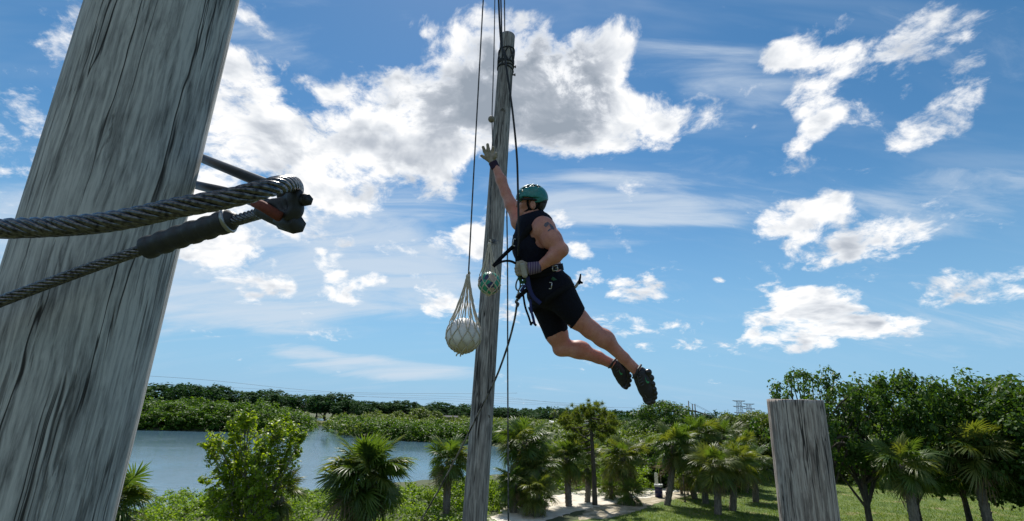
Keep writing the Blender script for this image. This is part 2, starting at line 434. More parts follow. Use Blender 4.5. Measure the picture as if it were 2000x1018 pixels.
# ------------------------------------------------------------------ signed-distance modelling (bodies, gloves, shoes, clothes)
class SDF:
    def __init__(s, lo, hi, h):
        s.h = h; s.lo = np.asarray(lo, dtype=np.float64)
        s.n = np.ceil((np.asarray(hi) - s.lo) / h).astype(int) + 1
        s.F = np.full(s.n, 0.2, dtype=np.float32)
    def _sub(s, c0, c1, m):
        a = np.clip(np.floor((c0 - m - s.lo) / s.h).astype(int), 0, s.n)
        b = np.clip(np.ceil((c1 + m - s.lo) / s.h).astype(int) + 1, 0, s.n)
        if np.any(b <= a): return None, None
        g = np.stack(np.meshgrid(*[s.lo[i] + s.h * np.arange(a[i], b[i]) for i in range(3)], indexing='ij'), -1)
        return tuple(slice(a[i], b[i]) for i in range(3)), g
    def _mix(s, sl, d, k, op):
        F = s.F[sl]
        if op == 'sub':
            d = -d
            h = np.maximum(k - np.abs(F - d), 0) / k if k > 0 else 0
            s.F[sl] = np.maximum(F, d) + h * h * k * .25
        elif op == 'int':
            s.F[sl] = np.maximum(F, d)
        else:
            h = np.maximum(k - np.abs(F - d), 0) / k if k > 0 else 0
            s.F[sl] = np.minimum(F, d) - h * h * k * .25
    def cone(s, a, b, ra, rb, k=0.02, op='add', sz=1.0, zdir=None):
        """round cone a-b; sz>1 flattens it, sz<1 widens it along zdir"""
        a = np.asarray(a, float); b = np.asarray(b, float)
        m = max(ra, rb) * max(1.0, 1.0 / sz) + k + 3 * s.h
        sl, p = s._sub(np.minimum(a, b), np.maximum(a, b), m)
        if sl is None: return s
        if zdir is not None:
            zd = np.asarray(zdir, float); zd = zd / np.linalg.norm(zd)
            w = lambda q: q + ((q - a) @ zd)[..., None] * zd * (sz - 1.0)
            p = w(p); b = w(b)
        ba = b - a; L = np.linalg.norm(ba) + 1e-9
        pa = p - a
        y = pa @ (ba / L)
        x = np.sqrt(np.maximum((pa * pa).sum(-1) - y * y, 0))
        t = np.clip(y / L, 0, 1)
        sl_ = (ra - rb) / L
        if abs(sl_) < 1:
            t = np.clip((y + x * sl_ / math.sqrt(1 - sl_ * sl_)) / L, 0, 1)
        d = np.sqrt(x * x + (y - t * L) ** 2) - (ra + (rb - ra) * t)
        if sz > 1: d = d / math.sqrt(sz)
        s._mix(sl, d.astype(np.float32), k, op)
        return s
    def ell(s, c, r, k=0.02, op='add', rot=None):
        c = np.asarray(c, float); r = np.asarray(r, float)
        sl, p = s._sub(c, c, r.max() + k + 3 * s.h)
        if sl is None: return s
        q = p - c
        if rot is not None: q = q @ np.asarray(rot)
        k0 = np.linalg.norm(q / r, axis=-1); k1 = np.linalg.norm(q / (r * r), axis=-1) + 1e-9
        s._mix(sl, (k0 * (k0 - 1) / k1).astype(np.float32), k, op)
        return s
    def plane(s, o, n):
        """keep the side the normal points away from"""
        n = np.asarray(n, float); n = n / np.linalg.norm(n); o = np.asarray(o, float)
        ax = [s.lo[i] + s.h * np.arange(s.n[i]) for i in range(3)]
        d = (ax[0][:, None, None] - o[0]) * n[0] + (ax[1][None, :, None] - o[1]) * n[1] + (ax[2][None, None] - o[2]) * n[2]
        s.F = np.maximum(s.F, d.astype(np.float32))
        return s
    def mesh(s):
        F = s.F; n = np.array(F.shape) - 1
        ins = F < 0
        cs = [(i, j, k) for i in (0, 1) for j in (0, 1) for k in (0, 1)]
        cnt = sum(ins[i:i + n[0], j:j + n[1], k:k + n[2]].astype(np.int8) for i, j, k in cs)
        act = (cnt > 0) & (cnt < 8)
        ii = np.argwhere(act)
        ids = np.full(n, -1, dtype=np.int64); ids[act] = np.arange(len(ii))
        acc = np.zeros((len(ii), 3)); num = np.zeros(len(ii))
        val = {c: F[ii[:, 0] + c[0], ii[:, 1] + c[1], ii[:, 2] + c[2]].astype(np.float64) for c in cs}
        for a in cs:
            for ax in range(3):
                if a[ax] == 0:
                    b = list(a); b[ax] = 1; b = tuple(b)
                    va, vb = val[a], val[b]
                    m = (va < 0) != (vb < 0)
                    t = np.where(m, va / np.where(m, va - vb, 1), 0)
                    p = np.array(a, float)[None] + t[:, None] * (np.array(b) - np.array(a))[None]
                    acc += np.where(m[:, None], p, 0); num += m
        V = s.lo + (ii + acc / num[:, None]) * s.h
        Q = []
        for ax in range(3):
            o1, o2 = [(1, 2), (2, 0), (0, 1)][ax]
            sl0 = [slice(None)] * 3; sl1 = [slice(None)] * 3
            sl0[ax] = slice(0, -1); sl1[ax] = slice(1, None)
            A, B = ins[tuple(sl0)], ins[tuple(sl1)]
            e = np.argwhere(A != B)
            e = e[(e[:, o1] > 0) & (e[:, o2] > 0) & (e[:, o1] < n[o1]) & (e[:, o2] < n[o2])]
            d1 = np.zeros(3, int); d1[o1] = 1; d2 = np.zeros(3, int); d2[o2] = 1
            g = lambda x: ids[x[:, 0], x[:, 1], x[:, 2]]
            q = np.stack([g(e - d1 - d2), g(e - d2), g(e), g(e - d1)], -1)
            inside_first = A[e[:, 0], e[:, 1], e[:, 2]]
            q[~inside_first] = q[~inside_first][:, ::-1]
            Q.append(q)
        Q = np.concatenate(Q)
        return V, Q[(Q >= 0).all(1)]

# ------------------------------------------------------------------ materials
def new_mat(name):
    m = bpy.data.materials.new(name); m.use_nodes = True
    nt = NT(m.node_tree); nt.n.clear()
    out = nt.new('ShaderNodeOutputMaterial')
    b = nt.new('ShaderNodeBsdfPrincipled')
    nt.link(b.outputs[0], out.inputs[0])
    return m, nt, b, out
def bump(nt, b, h, strength=0.4, dist=0.01):
    n = nt.new('ShaderNodeBump'); n.inputs['Strength'].default_value = strength; n.inputs['Distance'].default_value = dist
    nt.link(h, n.inputs['Height']); nt.link(n.outputs[0], b.inputs['Normal'])
def simple(name, col, rough=0.6, metal=0.0, var=0.15, scale=40, spec=None, bs=0.0, bd=0.003):
    m, nt, b, out = new_mat(name)
    tc = nt.new('ShaderNodeTexCoord')
    n = nt.noise(tc.outputs['Object'], scale, 4, 0.6)
    c = np.array(col)
    nt.link(nt.mix(n, tuple(np.clip(c * (1 - var * 1.6), 0, 1)), tuple(np.clip(c * (1 + var * 1.6), 0, 1))), b.inputs['Base Color'])
    b.inputs['Roughness'].default_value = rough; b.inputs['Metallic'].default_value = metal
    if spec is not None: b.inputs['Specular IOR Level'].default_value = spec
    if bs: bump(nt, b, n, bs, bd)
    return m
def leaf_mat(name, c0, c1, trans=0.45, rough=0.5, spec=0.3, tcol=None):
    """thin leaves: each one its own tone, light comes through"""
    m, nt, b, out = new_mat(name)
    g = nt.new('ShaderNodeNewGeometry')
    oi = nt.new('ShaderNodeObjectInfo')
    rnd = nt.math('FRACT', nt.math('ADD', g.outputs['Random Per Island'], oi.outputs['Random']))
    tc = nt.new('ShaderNodeTexCoord')
    big = nt.noise(tc.outputs['Object'], 0.35, 3, 0.5)
    f = nt.math('ADD', nt.math('MULTIPLY', rnd, 0.6), nt.math('MULTIPLY', nt.math('SUBTRACT', big, 0.3), 1.0), clamp=True)
    col = nt.mix(f, c0, c1)
    nt.link(col, b.inputs['Base Color'])
    b.inputs['Roughness'].default_value = rough
    b.inputs['Specular IOR Level'].default_value = spec
    t = nt.new('ShaderNodeBsdfTranslucent')
    tcol = tcol or (1.9, 1.8, 0.55)
    nt.link(nt.mix(1.0, col, tcol, 'MULTIPLY'), t.inputs['Color'])
    mx = nt.new('ShaderNodeMixShader'); mx.inputs[0].default_value = trans
    nt.link(b.outputs[0], mx.inputs[1]); nt.link(t.outputs[0], mx.inputs[2])
    nt.link(mx.outputs[0], out.inputs[0])
    return m
def bark_mat(name, c0, c1, scale=8, rough=0.9):
    m, nt, b, out = new_mat(name)
    tc = nt.new('ShaderNodeTexCoord')
    v = nt.mapping(tc.outputs['Object'], scale=(1, 1, 0.25))
    n = nt.noise(v, scale, 6, 0.65)
    nt.link(nt.ramp(n, [(0.3, c0), (0.7, c1)]), b.inputs['Base Color'])
    b.inputs['Roughness'].default_value = rough
    bump(nt, b, n, 0.6, 0.03)
    return m
def wood_mat(name, c_dark, c_mid, c_lite, k=1.0, knot=False):
    """old grey timber: long grain, dark checks, mottled weathering; local z runs along the grain"""
    m, nt, b, out = new_mat(name)
    tc = nt.new('ShaderNodeTexCoord'); o = tc.outputs['Object']
    w = nt.noise(o, 2.2 * k, 2, 0.5, out=1)
    ws = nt.new('ShaderNodeVectorMath', operation='SCALE'); nt.link(nt.vmath('SUBTRACT', w, (.5, .5, .5)), ws.inputs[0]); ws.inputs['Scale'].default_value = 0.035 / k
    o2 = nt.vmath('ADD', o, ws.outputs[0])
    g1 = nt.noise(nt.mapping(o2, scale=(1, 1, 0.06)), 60 * k, 5, 0.62, 0.5)
    g2 = nt.noise(nt.mapping(o2, scale=(1, 1, 0.045)), 26 * k, 5, 0.7, 0.8)
    pat = nt.noise(nt.mapping(o, scale=(1, 1, 0.30)), 7 * k, 6, 0.7)
    gr = nt.math('ADD', nt.math('MULTIPLY', g1, 0.6), nt.math('MULTIPLY', pat, 0.4))
    col = nt.ramp(gr, [(0.36, c_dark), (0.48, c_mid), (0.58, c_lite), (0.68, tuple(np.array(c_mid) * 1.2))])
    chk = nt.step(g2, 0.41, 0.345)                    # long drying cracks
    stain = nt.step(nt.noise(nt.mapping(o, scale=(1, 1, 0.2)), 9 * k, 7, 0.75), 0.60, 0.72)
    col = nt.mix(nt.math('MULTIPLY', stain, 0.55), col, tuple(np.array(c_dark) * 0.75))
    col = nt.mix(nt.math('MULTIPLY', chk, 0.5), col, (0.022, 0.021, 0.02))
    # deep drying cracks: long, thin, wandering lines
    cn = nt.noise(nt.mapping(o2, scale=(1, 1, 0.035)), 12 * k, 3, 0.55, 0.3)
    gate = nt.step(nt.noise(nt.mapping(o, loc=(3.1, 1.7, 0.4), scale=(1, 1, 0.12)), 7 * k, 3, 0.5), 0.44, 0.56)
    crack = nt.math('MULTIPLY', nt.step(nt.math('ABSOLUTE', nt.math('SUBTRACT', cn, 0.5)), 0.004, 0.020, 1.0, 0.0), gate)
    col = nt.mix(nt.math('MULTIPLY', crack, 0.92), col, (0.016, 0.014, 0.013))
    nt.link(col, b.inputs['Base Color'])
    b.inputs['Roughness'].default_value = 0.85
    b.inputs['Specular IOR Level'].default_value = 0.25
    hgt = nt.math('SUBTRACT', nt.math('SUBTRACT', nt.math('MULTIPLY', g1, 0.5), nt.math('MULTIPLY', chk, 0.8)), nt.math('MULTIPLY', crack, 1.2))
    bump(nt, b, hgt, 0.7, 0.006 / k)
    return m
# ------------------------------------------------------------------ lagoon, land
LAND = 0.55
def poly_px(L, z=0.0):
    return np.array([ground_pt(x, y, z)[:2] for x, y in L])
LAGOON = poly_px([(-500, 1250), (100, 1080), (300, 1012), (380, 985), (450, 975), (600, 966), (650, 961), (720, 952), (790, 946), (830, 941), (900, 938), (985, 928),
                  (1004, 908), (996, 880), (960, 872), (930, 868), (850, 864), (750, 859), (690, 852), (655, 846), (646, 838), (640, 831), (612, 834), (598, 842),
                  (590, 846), (500, 845), (361, 842), (200, 838), (0, 833), (-300, 826), (-700, 830), (-900, 950)])
POND = poly_px([(597, 823), (654, 825), (650, 818), (612, 817)])
def poly_sdf(P, poly):
    """signed distance, negative inside"""
    d = np.full(len(P), 1e18); ins = np.zeros(len(P), bool)
    n = len(poly)
    for i in range(n):
        a, b = poly[i], poly[(i + 1) % n]
        e = b - a; w = P - a
        t = np.clip((w @ e) / (e @ e + 1e-12), 0, 1)
        q = w - t[:, None] * e
        d = np.minimum(d, (q * q).sum(1))
        c = ((a[1] > P[:, 1]) != (b[1] > P[:, 1])) & (P[:, 0] < (b[0] - a[0]) * (P[:, 1] - a[1]) / (b[1] - a[1] + 1e-12) + a[0])
        ins ^= c
    return np.sqrt(d) * np.where(ins, -1, 1)
def ground_h(P):
    d = np.minimum(poly_sdf(P, LAGOON), poly_sdf(P, POND) * 1.0)
    t = np.clip((d + 1.2) / 3.4, 0, 1); t = t * t * (3 - 2 * t)
    return -0.8 + (LAND + 0.8) * t

def build_ground():
    az = np.concatenate([np.linspace(-60, 60, 321), np.linspace(64, 296, 48)])
    az = R(1) * az; na = len(az)
    rad = np.concatenate([[0.0], np.geomspace(2.0, 6000, 250)])
    P = np.stack([np.sin(az)[None] * rad[:, None], np.cos(az)[None] * rad[:, None]], -1).reshape(-1, 2)
    V = np.concatenate([P, ground_h(P)[:, None]], 1)
    i = np.arange(len(rad) - 1)[:, None] * na; j = np.arange(na)[None]; j2 = (j + 1) % na
    F = np.stack([i + j, i + na + j, i + na + j2, i + j2], -1).reshape(-1, 4)[:, ::-1]
    m, nt, b, out = new_mat('soil')
    g = nt.new('ShaderNodeNewGeometry')
    n = nt.noise(g.outputs['Position'], 0.5, 8, 0.65)
    n2 = nt.noise(g.outputs['Position'], 9, 5, 0.6)
    c = nt.ramp(n, [(0.3, (0.03, 0.055, 0.015)), (0.5, (0.05, 0.08, 0.02)), (0.72, (0.10, 0.10, 0.045))])
    nt.link(nt.mix(0.4, c, nt.ramp(n2, [(0.3, (0.03, 0.03, 0.015)), (0.7, (0.12, 0.11, 0.06))])), b.inputs['Base Color'])
    b.inputs['Roughness'].default_value = 0.95
    o = obj('ground', V, F, m, origin=(0, 0, 0))
    tag(o, kind='structure')
    # water
    m, nt, b, out = new_mat('lagoon_water')
    g = nt.new('ShaderNodeNewGeometry'); p = g.outputs['Position']
    b.inputs['Base Color'].default_value = (0.062, 0.125, 0.17, 1)
    b.inputs['Roughness'].default_value = 0.12
    b.inputs['IOR'].default_value = 1.33
    r1 = nt.noise(nt.mapping(p, rot=(0, 0, R(20)), scale=(0.5, 1.3, 1)), 1.6, 5, 0.6, 0.4)
    r2 = nt.noise(p, 0.05, 4, 0.6)
    h = nt.math('MULTIPLY', r1, nt.step(r2, 0.35, 0.62, 0.25, 1.0))
    bump(nt, b, h, 0.6, 0.07)
    lo, hi = LAGOON.min(0) - 5, LAGOON.max(0) + 5
    hi = np.maximum(hi, POND.max(0) + 5)
    o = obj('water', [(lo[0], lo[1], 0), (hi[0], lo[1], 0), (hi[0], hi[1], 0), (lo[0], hi[1], 0)], [(0, 1, 2, 3)], m, smooth=False)
    tag(o, kind='structure')
build_ground()

def sheet(name, L, z, mat, kind='structure', jag=0.18, seed=1):
    """a flat ground cover with a frayed edge"""
    P = np.array([ground_pt(x, y, z) for x, y in L])
    rs = np.random.RandomState(seed)
    out = []
    for a, b in zip(P, np.roll(P, -1, 0)):
        n = int(max(2, min(90, np.linalg.norm(b - a) / 0.3)))
        for t in np.arange(n) / n:
            q = a + (b - a) * t
            q[:2] += rs.randn(2) * jag * 0.5
            out.append(q)
    import mathutils
    tri = mathutils.geometry.tessellate_polygon([[Vector(v) for v in out]])
    V = np.array(out); F = np.array(tri)
    nz = np.cross(V[F[:, 1]] - V[F[:, 0]], V[F[:, 2]] - V[F[:, 0]])[:, 2]
    F[nz < 0] = F[nz < 0][:, ::-1]
    return tag(obj(name, V, F, mat, smooth=False), kind=kind)
m, nt, b, out = new_mat('white_sand')
g = nt.new('ShaderNodeNewGeometry')
n = nt.noise(g.outputs['Position'], 1.2, 8, 0.7); n2 = nt.noise(g.outputs['Position'], 14, 5, 0.6)
c = nt.ramp(n, [(0.30, (0.42, 0.36, 0.27)), (0.46, (0.66, 0.60, 0.50)), (0.6, (0.74, 0.70, 0.62))])
nt.link(nt.mix(nt.math('MULTIPLY', n2, 0.35), c, (0.45, 0.39, 0.30)), b.inputs['Base Color'])
b.inputs['Roughness'].default_value = 0.95
bump(nt, b, n2, 0.6, 0.05)
SAND = m
m, nt, b, out = new_mat('dry_earth')
g = nt.new('ShaderNodeNewGeometry')
n = nt.noise(g.outputs['Position'], 1.5, 8, 0.7)
nt.link(nt.ramp(n, [(0.3, (0.13, 0.12, 0.05)), (0.5, (0.36, 0.31, 0.22)), (0.66, (0.56, 0.50, 0.40))]), b.inputs['Base Color'])
b.inputs['Roughness'].default_value = 0.95
bump(nt, b, n, 0.6, 0.08)
DIRT = m
m, nt, b, out = new_mat('turf')
g = nt.new('ShaderNodeNewGeometry')
n = nt.noise(g.outputs['Position'], 0.6, 8, 0.65)
nt.link(nt.ramp(n, [(0.3, (0.04, 0.075, 0.012)), (0.46, (0.075, 0.12, 0.018)), (0.58, (0.12, 0.155, 0.03)), (0.68, (0.22, 0.17, 0.09))]), b.inputs['Base Color'])
b.inputs['Roughness'].default_value = 0.95
TURF = m
sheet('lawn', [(1270, 985), (1330, 966), (1400, 952), (1470, 936), (1530, 926), (1640, 915), (1900, 890), (2200, 890), (2300, 1120), (1700, 1300), (1000, 1130), (1060, 1030), (1180, 1005)], LAND + 0.005, TURF, seed=2)
sheet('dry_earth', [(1140, 997), (1180, 986), (1240, 974), (1300, 962), (1345, 957), (1372, 962), (1330, 972), (1280, 984), (1240, 1000), (1190, 1012), (1130, 1016)], LAND + 0.010, DIRT, seed=3)
sheet('sand_path', [(930, 1030), (985, 992), (1040, 977), (1100, 965), (1160, 954), (1230, 945), (1290, 941), (1350, 938), (1400, 932), (1440, 924), (1480, 917), (1530, 910), (1540, 935),
                    (1490, 936), (1440, 942), (1400, 947), (1350, 954), (1320, 961), (1285, 969), (1240, 976), (1180, 987), (1130, 998), (1080, 1012), (1010, 1040)], LAND + 0.016, SAND, seed=4)

# ------------------------------------------------------------------ foliage
def leaf_faces(C, N, size, rs, elong=1.45, bend=0.25, tilt=0.45):
    """diamond leaves at C, roughly facing N"""
    n = len(C)
    N = N + rs.randn(n, 3) * tilt
    N /= np.linalg.norm(N, axis=1, keepdims=True) + 1e-9
    A = np.cross(N, rs.randn(n, 3)); A /= np.linalg.norm(A, axis=1, keepdims=True) + 1e-9
    B = np.cross(N, A)
    s = (size * (0.6 + 0.8 * rs.rand(n)))[:, None] if np.isscalar(size) else (size * (0.6 + 0.8 * rs.rand(n)))[:, None]
    L, W = A * s * 0.5, B * s * 0.5 / elong
    dz = N * s * bend * 0.3
    V = np.stack([C - L - dz, C + W, C + L - dz, C - W], 1).reshape(-1, 3)
    i = np.arange(n)[:, None] * 4
    return V, np.concatenate([i + [0, 1, 2], i + [0, 2, 3]])
def dome_leaves(domes, per_m2, size, rs, nmax=400, rough=0.35):
    """leafy mounds: each dome = (x, y, z0, rx, ry, h)"""
    Cs, Ns = [], []
    for (x, y, z0, rx, ry, h) in domes:
        n = int(min(nmax * 1.25, per_m2 * 2.7 * (rx + ry) * 0.5 * max(h, rx)))
        u = rs.rand(n); ph = rs.rand(n) * 2 * PI
        z = u ** 0.8
        r = np.sqrt(np.clip(1 - z * z, 0, 1))
        d = np.stack([r * np.cos(ph), r * np.sin(ph), z], 1)
        # leaves gather in tufts over the mound, with shaded gaps between
        m = max(5, n // 16)
        t = d[:m] * (1 - rough * .55 * rs.rand(m))[:, None]
        c = t[rs.randint(m, size=n)] * np.array([rx, ry, h])
        e = rs.randn(n, 3); e /= np.linalg.norm(e, axis=1, keepdims=True)
        e[:, 2] = np.where(e[:, 2] < -.2, -e[:, 2], e[:, 2])
        q = c + e * (rs.rand(n, 1) ** .4) * np.array([rx, ry, (rx + ry) / 2]) * .30
        q[:, 2] = np.maximum(q[:, 2], .02)
        Cs.append(q + [x, y, z0]); Ns.append(e + d * .3 + [0, 0, 0.45])
    return np.concatenate(Cs), np.concatenate(Ns)

BARK = bark_mat('dark_bark', (0.025, 0.020, 0.015), (0.10, 0.085, 0.065))
BARK_GREY = bark_mat('grey_bark', (0.07, 0.06, 0.05), (0.26, 0.23, 0.19))
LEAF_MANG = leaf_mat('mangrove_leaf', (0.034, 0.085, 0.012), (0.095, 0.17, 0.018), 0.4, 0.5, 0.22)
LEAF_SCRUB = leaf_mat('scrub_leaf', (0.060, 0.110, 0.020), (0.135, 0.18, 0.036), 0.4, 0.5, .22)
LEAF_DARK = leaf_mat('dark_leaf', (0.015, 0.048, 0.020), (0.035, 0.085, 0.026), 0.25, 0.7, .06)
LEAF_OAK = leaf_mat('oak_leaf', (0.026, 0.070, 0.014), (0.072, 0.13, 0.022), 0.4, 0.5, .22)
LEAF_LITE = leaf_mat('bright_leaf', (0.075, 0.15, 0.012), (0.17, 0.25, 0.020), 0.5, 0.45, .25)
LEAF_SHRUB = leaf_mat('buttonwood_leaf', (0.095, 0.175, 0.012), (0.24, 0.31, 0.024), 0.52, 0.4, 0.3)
NEEDLE = leaf_mat('pine_needle', (0.060, 0.105, 0.016), (0.15, 0.18, 0.028), 0.4, 0.5)
PALM_G = leaf_mat('palm_frond', (0.045, 0.095, 0.020), (0.11, 0.165, 0.034), 0.4, 0.40, 0.4)
PALM_G2 = leaf_mat('olive_palm_frond', (0.075, 0.110, 0.022), (0.17, 0.19, 0.048), 0.4, 0.40, 0.4)
PALM_D = leaf_mat('dead_frond', (0.14, 0.095, 0.05), (0.30, 0.235, 0.15), 0.2, 0.6, 0.3, (1.2, 1.0, 0.7))

def thicket(name, domes, per, size, mat, seed, nmax=400, rough=0.35):
    rs = np.random.RandomState(seed)
    C, N = dome_leaves(domes, per, size, rs, nmax, rough)
    V, F = leaf_faces(C, N, size, rs)
    return tag(obj(name, V, F, mat, smooth=False), kind='stuff')
def gdome(px, d, top_py, r, ry=None, z0=None, squash=1.0):
    q = far_pt(px, top_py, d)
    z0 = LAND - 0.2 if z0 is None else z0
    return (q[0], q[1], z0, r, ry or r, max(0.6, (q[2] - z0)) * squash)

def interp(x, tab):
    return float(np.interp(x, [t[0] for t in tab], [t[1] for t in tab]))
rs = np.random.RandomState(11)
# left bank: tall mangroves down to the water
top_l = [(-400, 762), (0, 770), (361, 775), (430, 777), (500, 782), (540, 786), (575, 793), (600, 806), (612, 822)]
wat_l = [(-400, 830), (0, 833), (361, 842), (500, 845), (590, 846), (615, 836)]
D = []
for px in np.arange(-330, 612, 7.5):
    x = px + rs.uniform(-4, 4)
    d0 = np.linalg.norm(ground_pt(x, interp(x, wat_l), 0)[:2])
    tp = interp(x, top_l) + 9 * (fbm(np.array([x * .022, 1.5, 0.]), 3) - .45) * 2
    D.append(gdome(x, d0 + 2.2 + rs.uniform(-.6, .8), tp + 30 + rs.uniform(-7, 9), rs.uniform(2.0, 3.0), z0=0.0))
    D.append(gdome(x, d0 + 6 + rs.uniform(-1, 2), tp + 13 + rs.uniform(-5, 5), rs.uniform(2.4, 3.6), z0=0.0))
    D.append(gdome(x, d0 + 12 + rs.uniform(-2, 5), tp + 4 + rs.uniform(-4, 5), rs.uniform(2.6, 4.2), z0=0.0))
thicket('mangrove_thicket', D, 9, 0.50, LEAF_MANG, 1, 330, 0.5)
# right bank
top_r = [(640, 815), (690, 812), (760, 816), (850, 819), (930, 822), (1010, 830)]
wat_r = [(642, 836), (655, 847), (690, 853), (750, 860), (850, 865), (930, 869), (1010, 874)]
D = []
for px in np.arange(646, 1010, 6.5):
    x = px + rs.uniform(-3, 3)
    d0 = np.linalg.norm(ground_pt(x, interp(x, wat_r), 0)[:2])
    tp = interp(x, top_r) + 6 * (fbm(np.array([x * .03, 4.5, 0.]), 3) - .45) * 2
    D.append(gdome(x, d0 + 1.6 + rs.uniform(-.4, .6), tp + 20 + rs.uniform(-7, 6), rs.uniform(1.4, 2.2), z0=0.0))
    D.append(gdome(x, d0 + 4.5 + rs.uniform(-1, 1), tp + 9 + rs.uniform(-4, 4), rs.uniform(1.7, 2.6), z0=0.0))
    D.append(gdome(x, d0 + 10 + rs.uniform(-2, 3), tp + 2 + rs.uniform(-3, 3), rs.uniform(1.8, 3.0), z0=0.0))
thicket('mangrove_thicket', D, 11, 0.42, LEAF_MANG, 2, 330, 0.5)
# low scrub behind both banks
D = []
for i in range(620):
    x = rs.uniform(560, 1260)
    d = 118 * (330 / 118) ** rs.rand()
    if x < 660 and d < 165: continue
    if 596 < x < 656 and 165 < d < 330 and rs.rand() < 0.9: continue
    z = rs.uniform(2.4, 4.2)
    q = far_pt(x, 806, d)
    D.append((q[0], q[1], 0.3, rs.uniform(1.8, 3.6), rs.uniform(1.8, 3.6), z))
thicket('scrub_thicket', D, 5, 0.55, LEAF_SCRUB, 3, 150, 0.45)
D = []
for x in np.arange(592, 660, 5):       # dry reeds at the inlet
    q = ground_pt(x, 833 + rs.uniform(-2, 1), 0.3)
    D.append((q[0], q[1], 0.0, 2.4, 2.0, rs.uniform(1.0, 2.0)))
thicket('reed_thicket', D, 14, 0.3, leaf_mat('dry_reed', (0.10, 0.11, 0.05), (0.22, 0.19, 0.10), 0.3), 4, 260, 0.4)
# bright shrubs along the near shore
D = []
top_n = [(330, 985), (361, 975), (430, 968), (600, 958), (640, 965), (700, 962), (790, 942), (815, 945), (850, 950), (905, 925), (960, 928), (985, 930), (1060, 915), (1120, 905), (1180, 898), (1260, 905)]
for px in np.arange(300, 1262, 6):
    x = px + rs.uniform(-4, 4)
    for k in range(2):
        d = rs.uniform(35, 42) if x < 1050 else rs.uniform(43, 50)
        D.append(gdome(x, d, interp(x, top_n) + rs.uniform(-3, 12) + 8 * k, rs.uniform(0.6, 1.1)))
for px in np.arange(-150, 330, 9):
    x = px + rs.uniform(-5, 5)
    y = interp(x, [(-150, 1060), (100, 1040), (300, 998)])
    D.append(gdome(x, rs.uniform(31, 36), y, rs.uniform(0.6, 1.1)))
thicket('shoreline_shrubs', D, 60, 0.15, LEAF_LITE, 5, 420, 0.5)
# undergrowth between the palms and the shrubs
D = []
for i in range(560):
    x = rs.uniform(-120, 980)
    d = rs.uniform(19, 36)
    q = far_pt(x, 900, d)
    if poly_sdf(np.array([q[:2]]), LAGOON)[0] < 1.2: continue
    D.append((q[0], q[1], LAND - .1, rs.uniform(.6, 1.2), rs.uniform(.6, 1.2), rs.uniform(.35, .95)))
thicket('undergrowth', D, 60, 0.13, LEAF_LITE, 15, 300, 0.5)
# shaded bushes behind the sand path
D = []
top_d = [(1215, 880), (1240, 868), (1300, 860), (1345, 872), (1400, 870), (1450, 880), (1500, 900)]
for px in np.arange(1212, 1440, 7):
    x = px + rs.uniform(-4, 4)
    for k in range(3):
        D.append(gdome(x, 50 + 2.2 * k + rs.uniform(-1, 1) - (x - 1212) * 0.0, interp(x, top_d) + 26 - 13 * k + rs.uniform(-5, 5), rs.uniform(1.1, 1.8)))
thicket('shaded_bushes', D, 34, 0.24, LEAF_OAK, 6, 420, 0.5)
# green wall of woodland in the middle distance, right half
D = []
top_m = [(1060, 850), (1100, 838), (1160, 836), (1200, 838), (1240, 836), (1290, 850), (1380, 822), (1440, 815), (1520, 822), (1700, 800), (2100, 790)]
for px in np.arange(1070, 2120, 9):
    x = px + rs.uniform(-4, 4)
    for k in range(3):
        D.append(gdome(x, 66 + 5 * k + rs.uniform(-2, 2), interp(x, top_m) + 34 - 16 * k + rs.uniform(-7, 7), rs.uniform(1.8, 2.9)))
thicket('woodland_edge', D, 14, 0.34, LEAF_SCRUB, 7, 330, 0.5)
# grass blades on the lawn
def blades(n, seed):
    rs = np.random.RandomState(seed)
    P = np.array([ground_pt(rs.uniform(1200, 2060), 1045 - 130 * rs.rand() ** 1.0, LAND) for _ in range(n)])
    lawn = np.array([ground_pt(x, y, LAND)[:2] for x, y in [(1285, 990), (1335, 972), (1400, 955), (1480, 938), (1640, 920), (2080, 905), (2100, 1060), (1130, 1050), (1200, 1010)]])
    P = P[poly_sdf(P[:, :2], lawn) < 0]
    n = len(P); h = rs.uniform(.05, .16, n)[:, None]
    d = np.concatenate([rs.randn(n, 2) * 0.5, np.ones((n, 1))], 1)
    s = np.concatenate([rs.randn(n, 2), np.zeros((n, 1))], 1); s /= np.linalg.norm(s, axis=1, keepdims=True); s *= 0.018
    V = np.stack([P - s, P + s, P + d * h], 1).reshape(-1, 3)
    return V, np.arange(3 * n).reshape(-1, 3)
V, F = blades(60000, 8)
tag(obj('grass', V, F, leaf_mat('grass_blade', (0.065, 0.12, 0.012), (0.16, 0.22, 0.028), 0.4), smooth=False), kind='stuff')

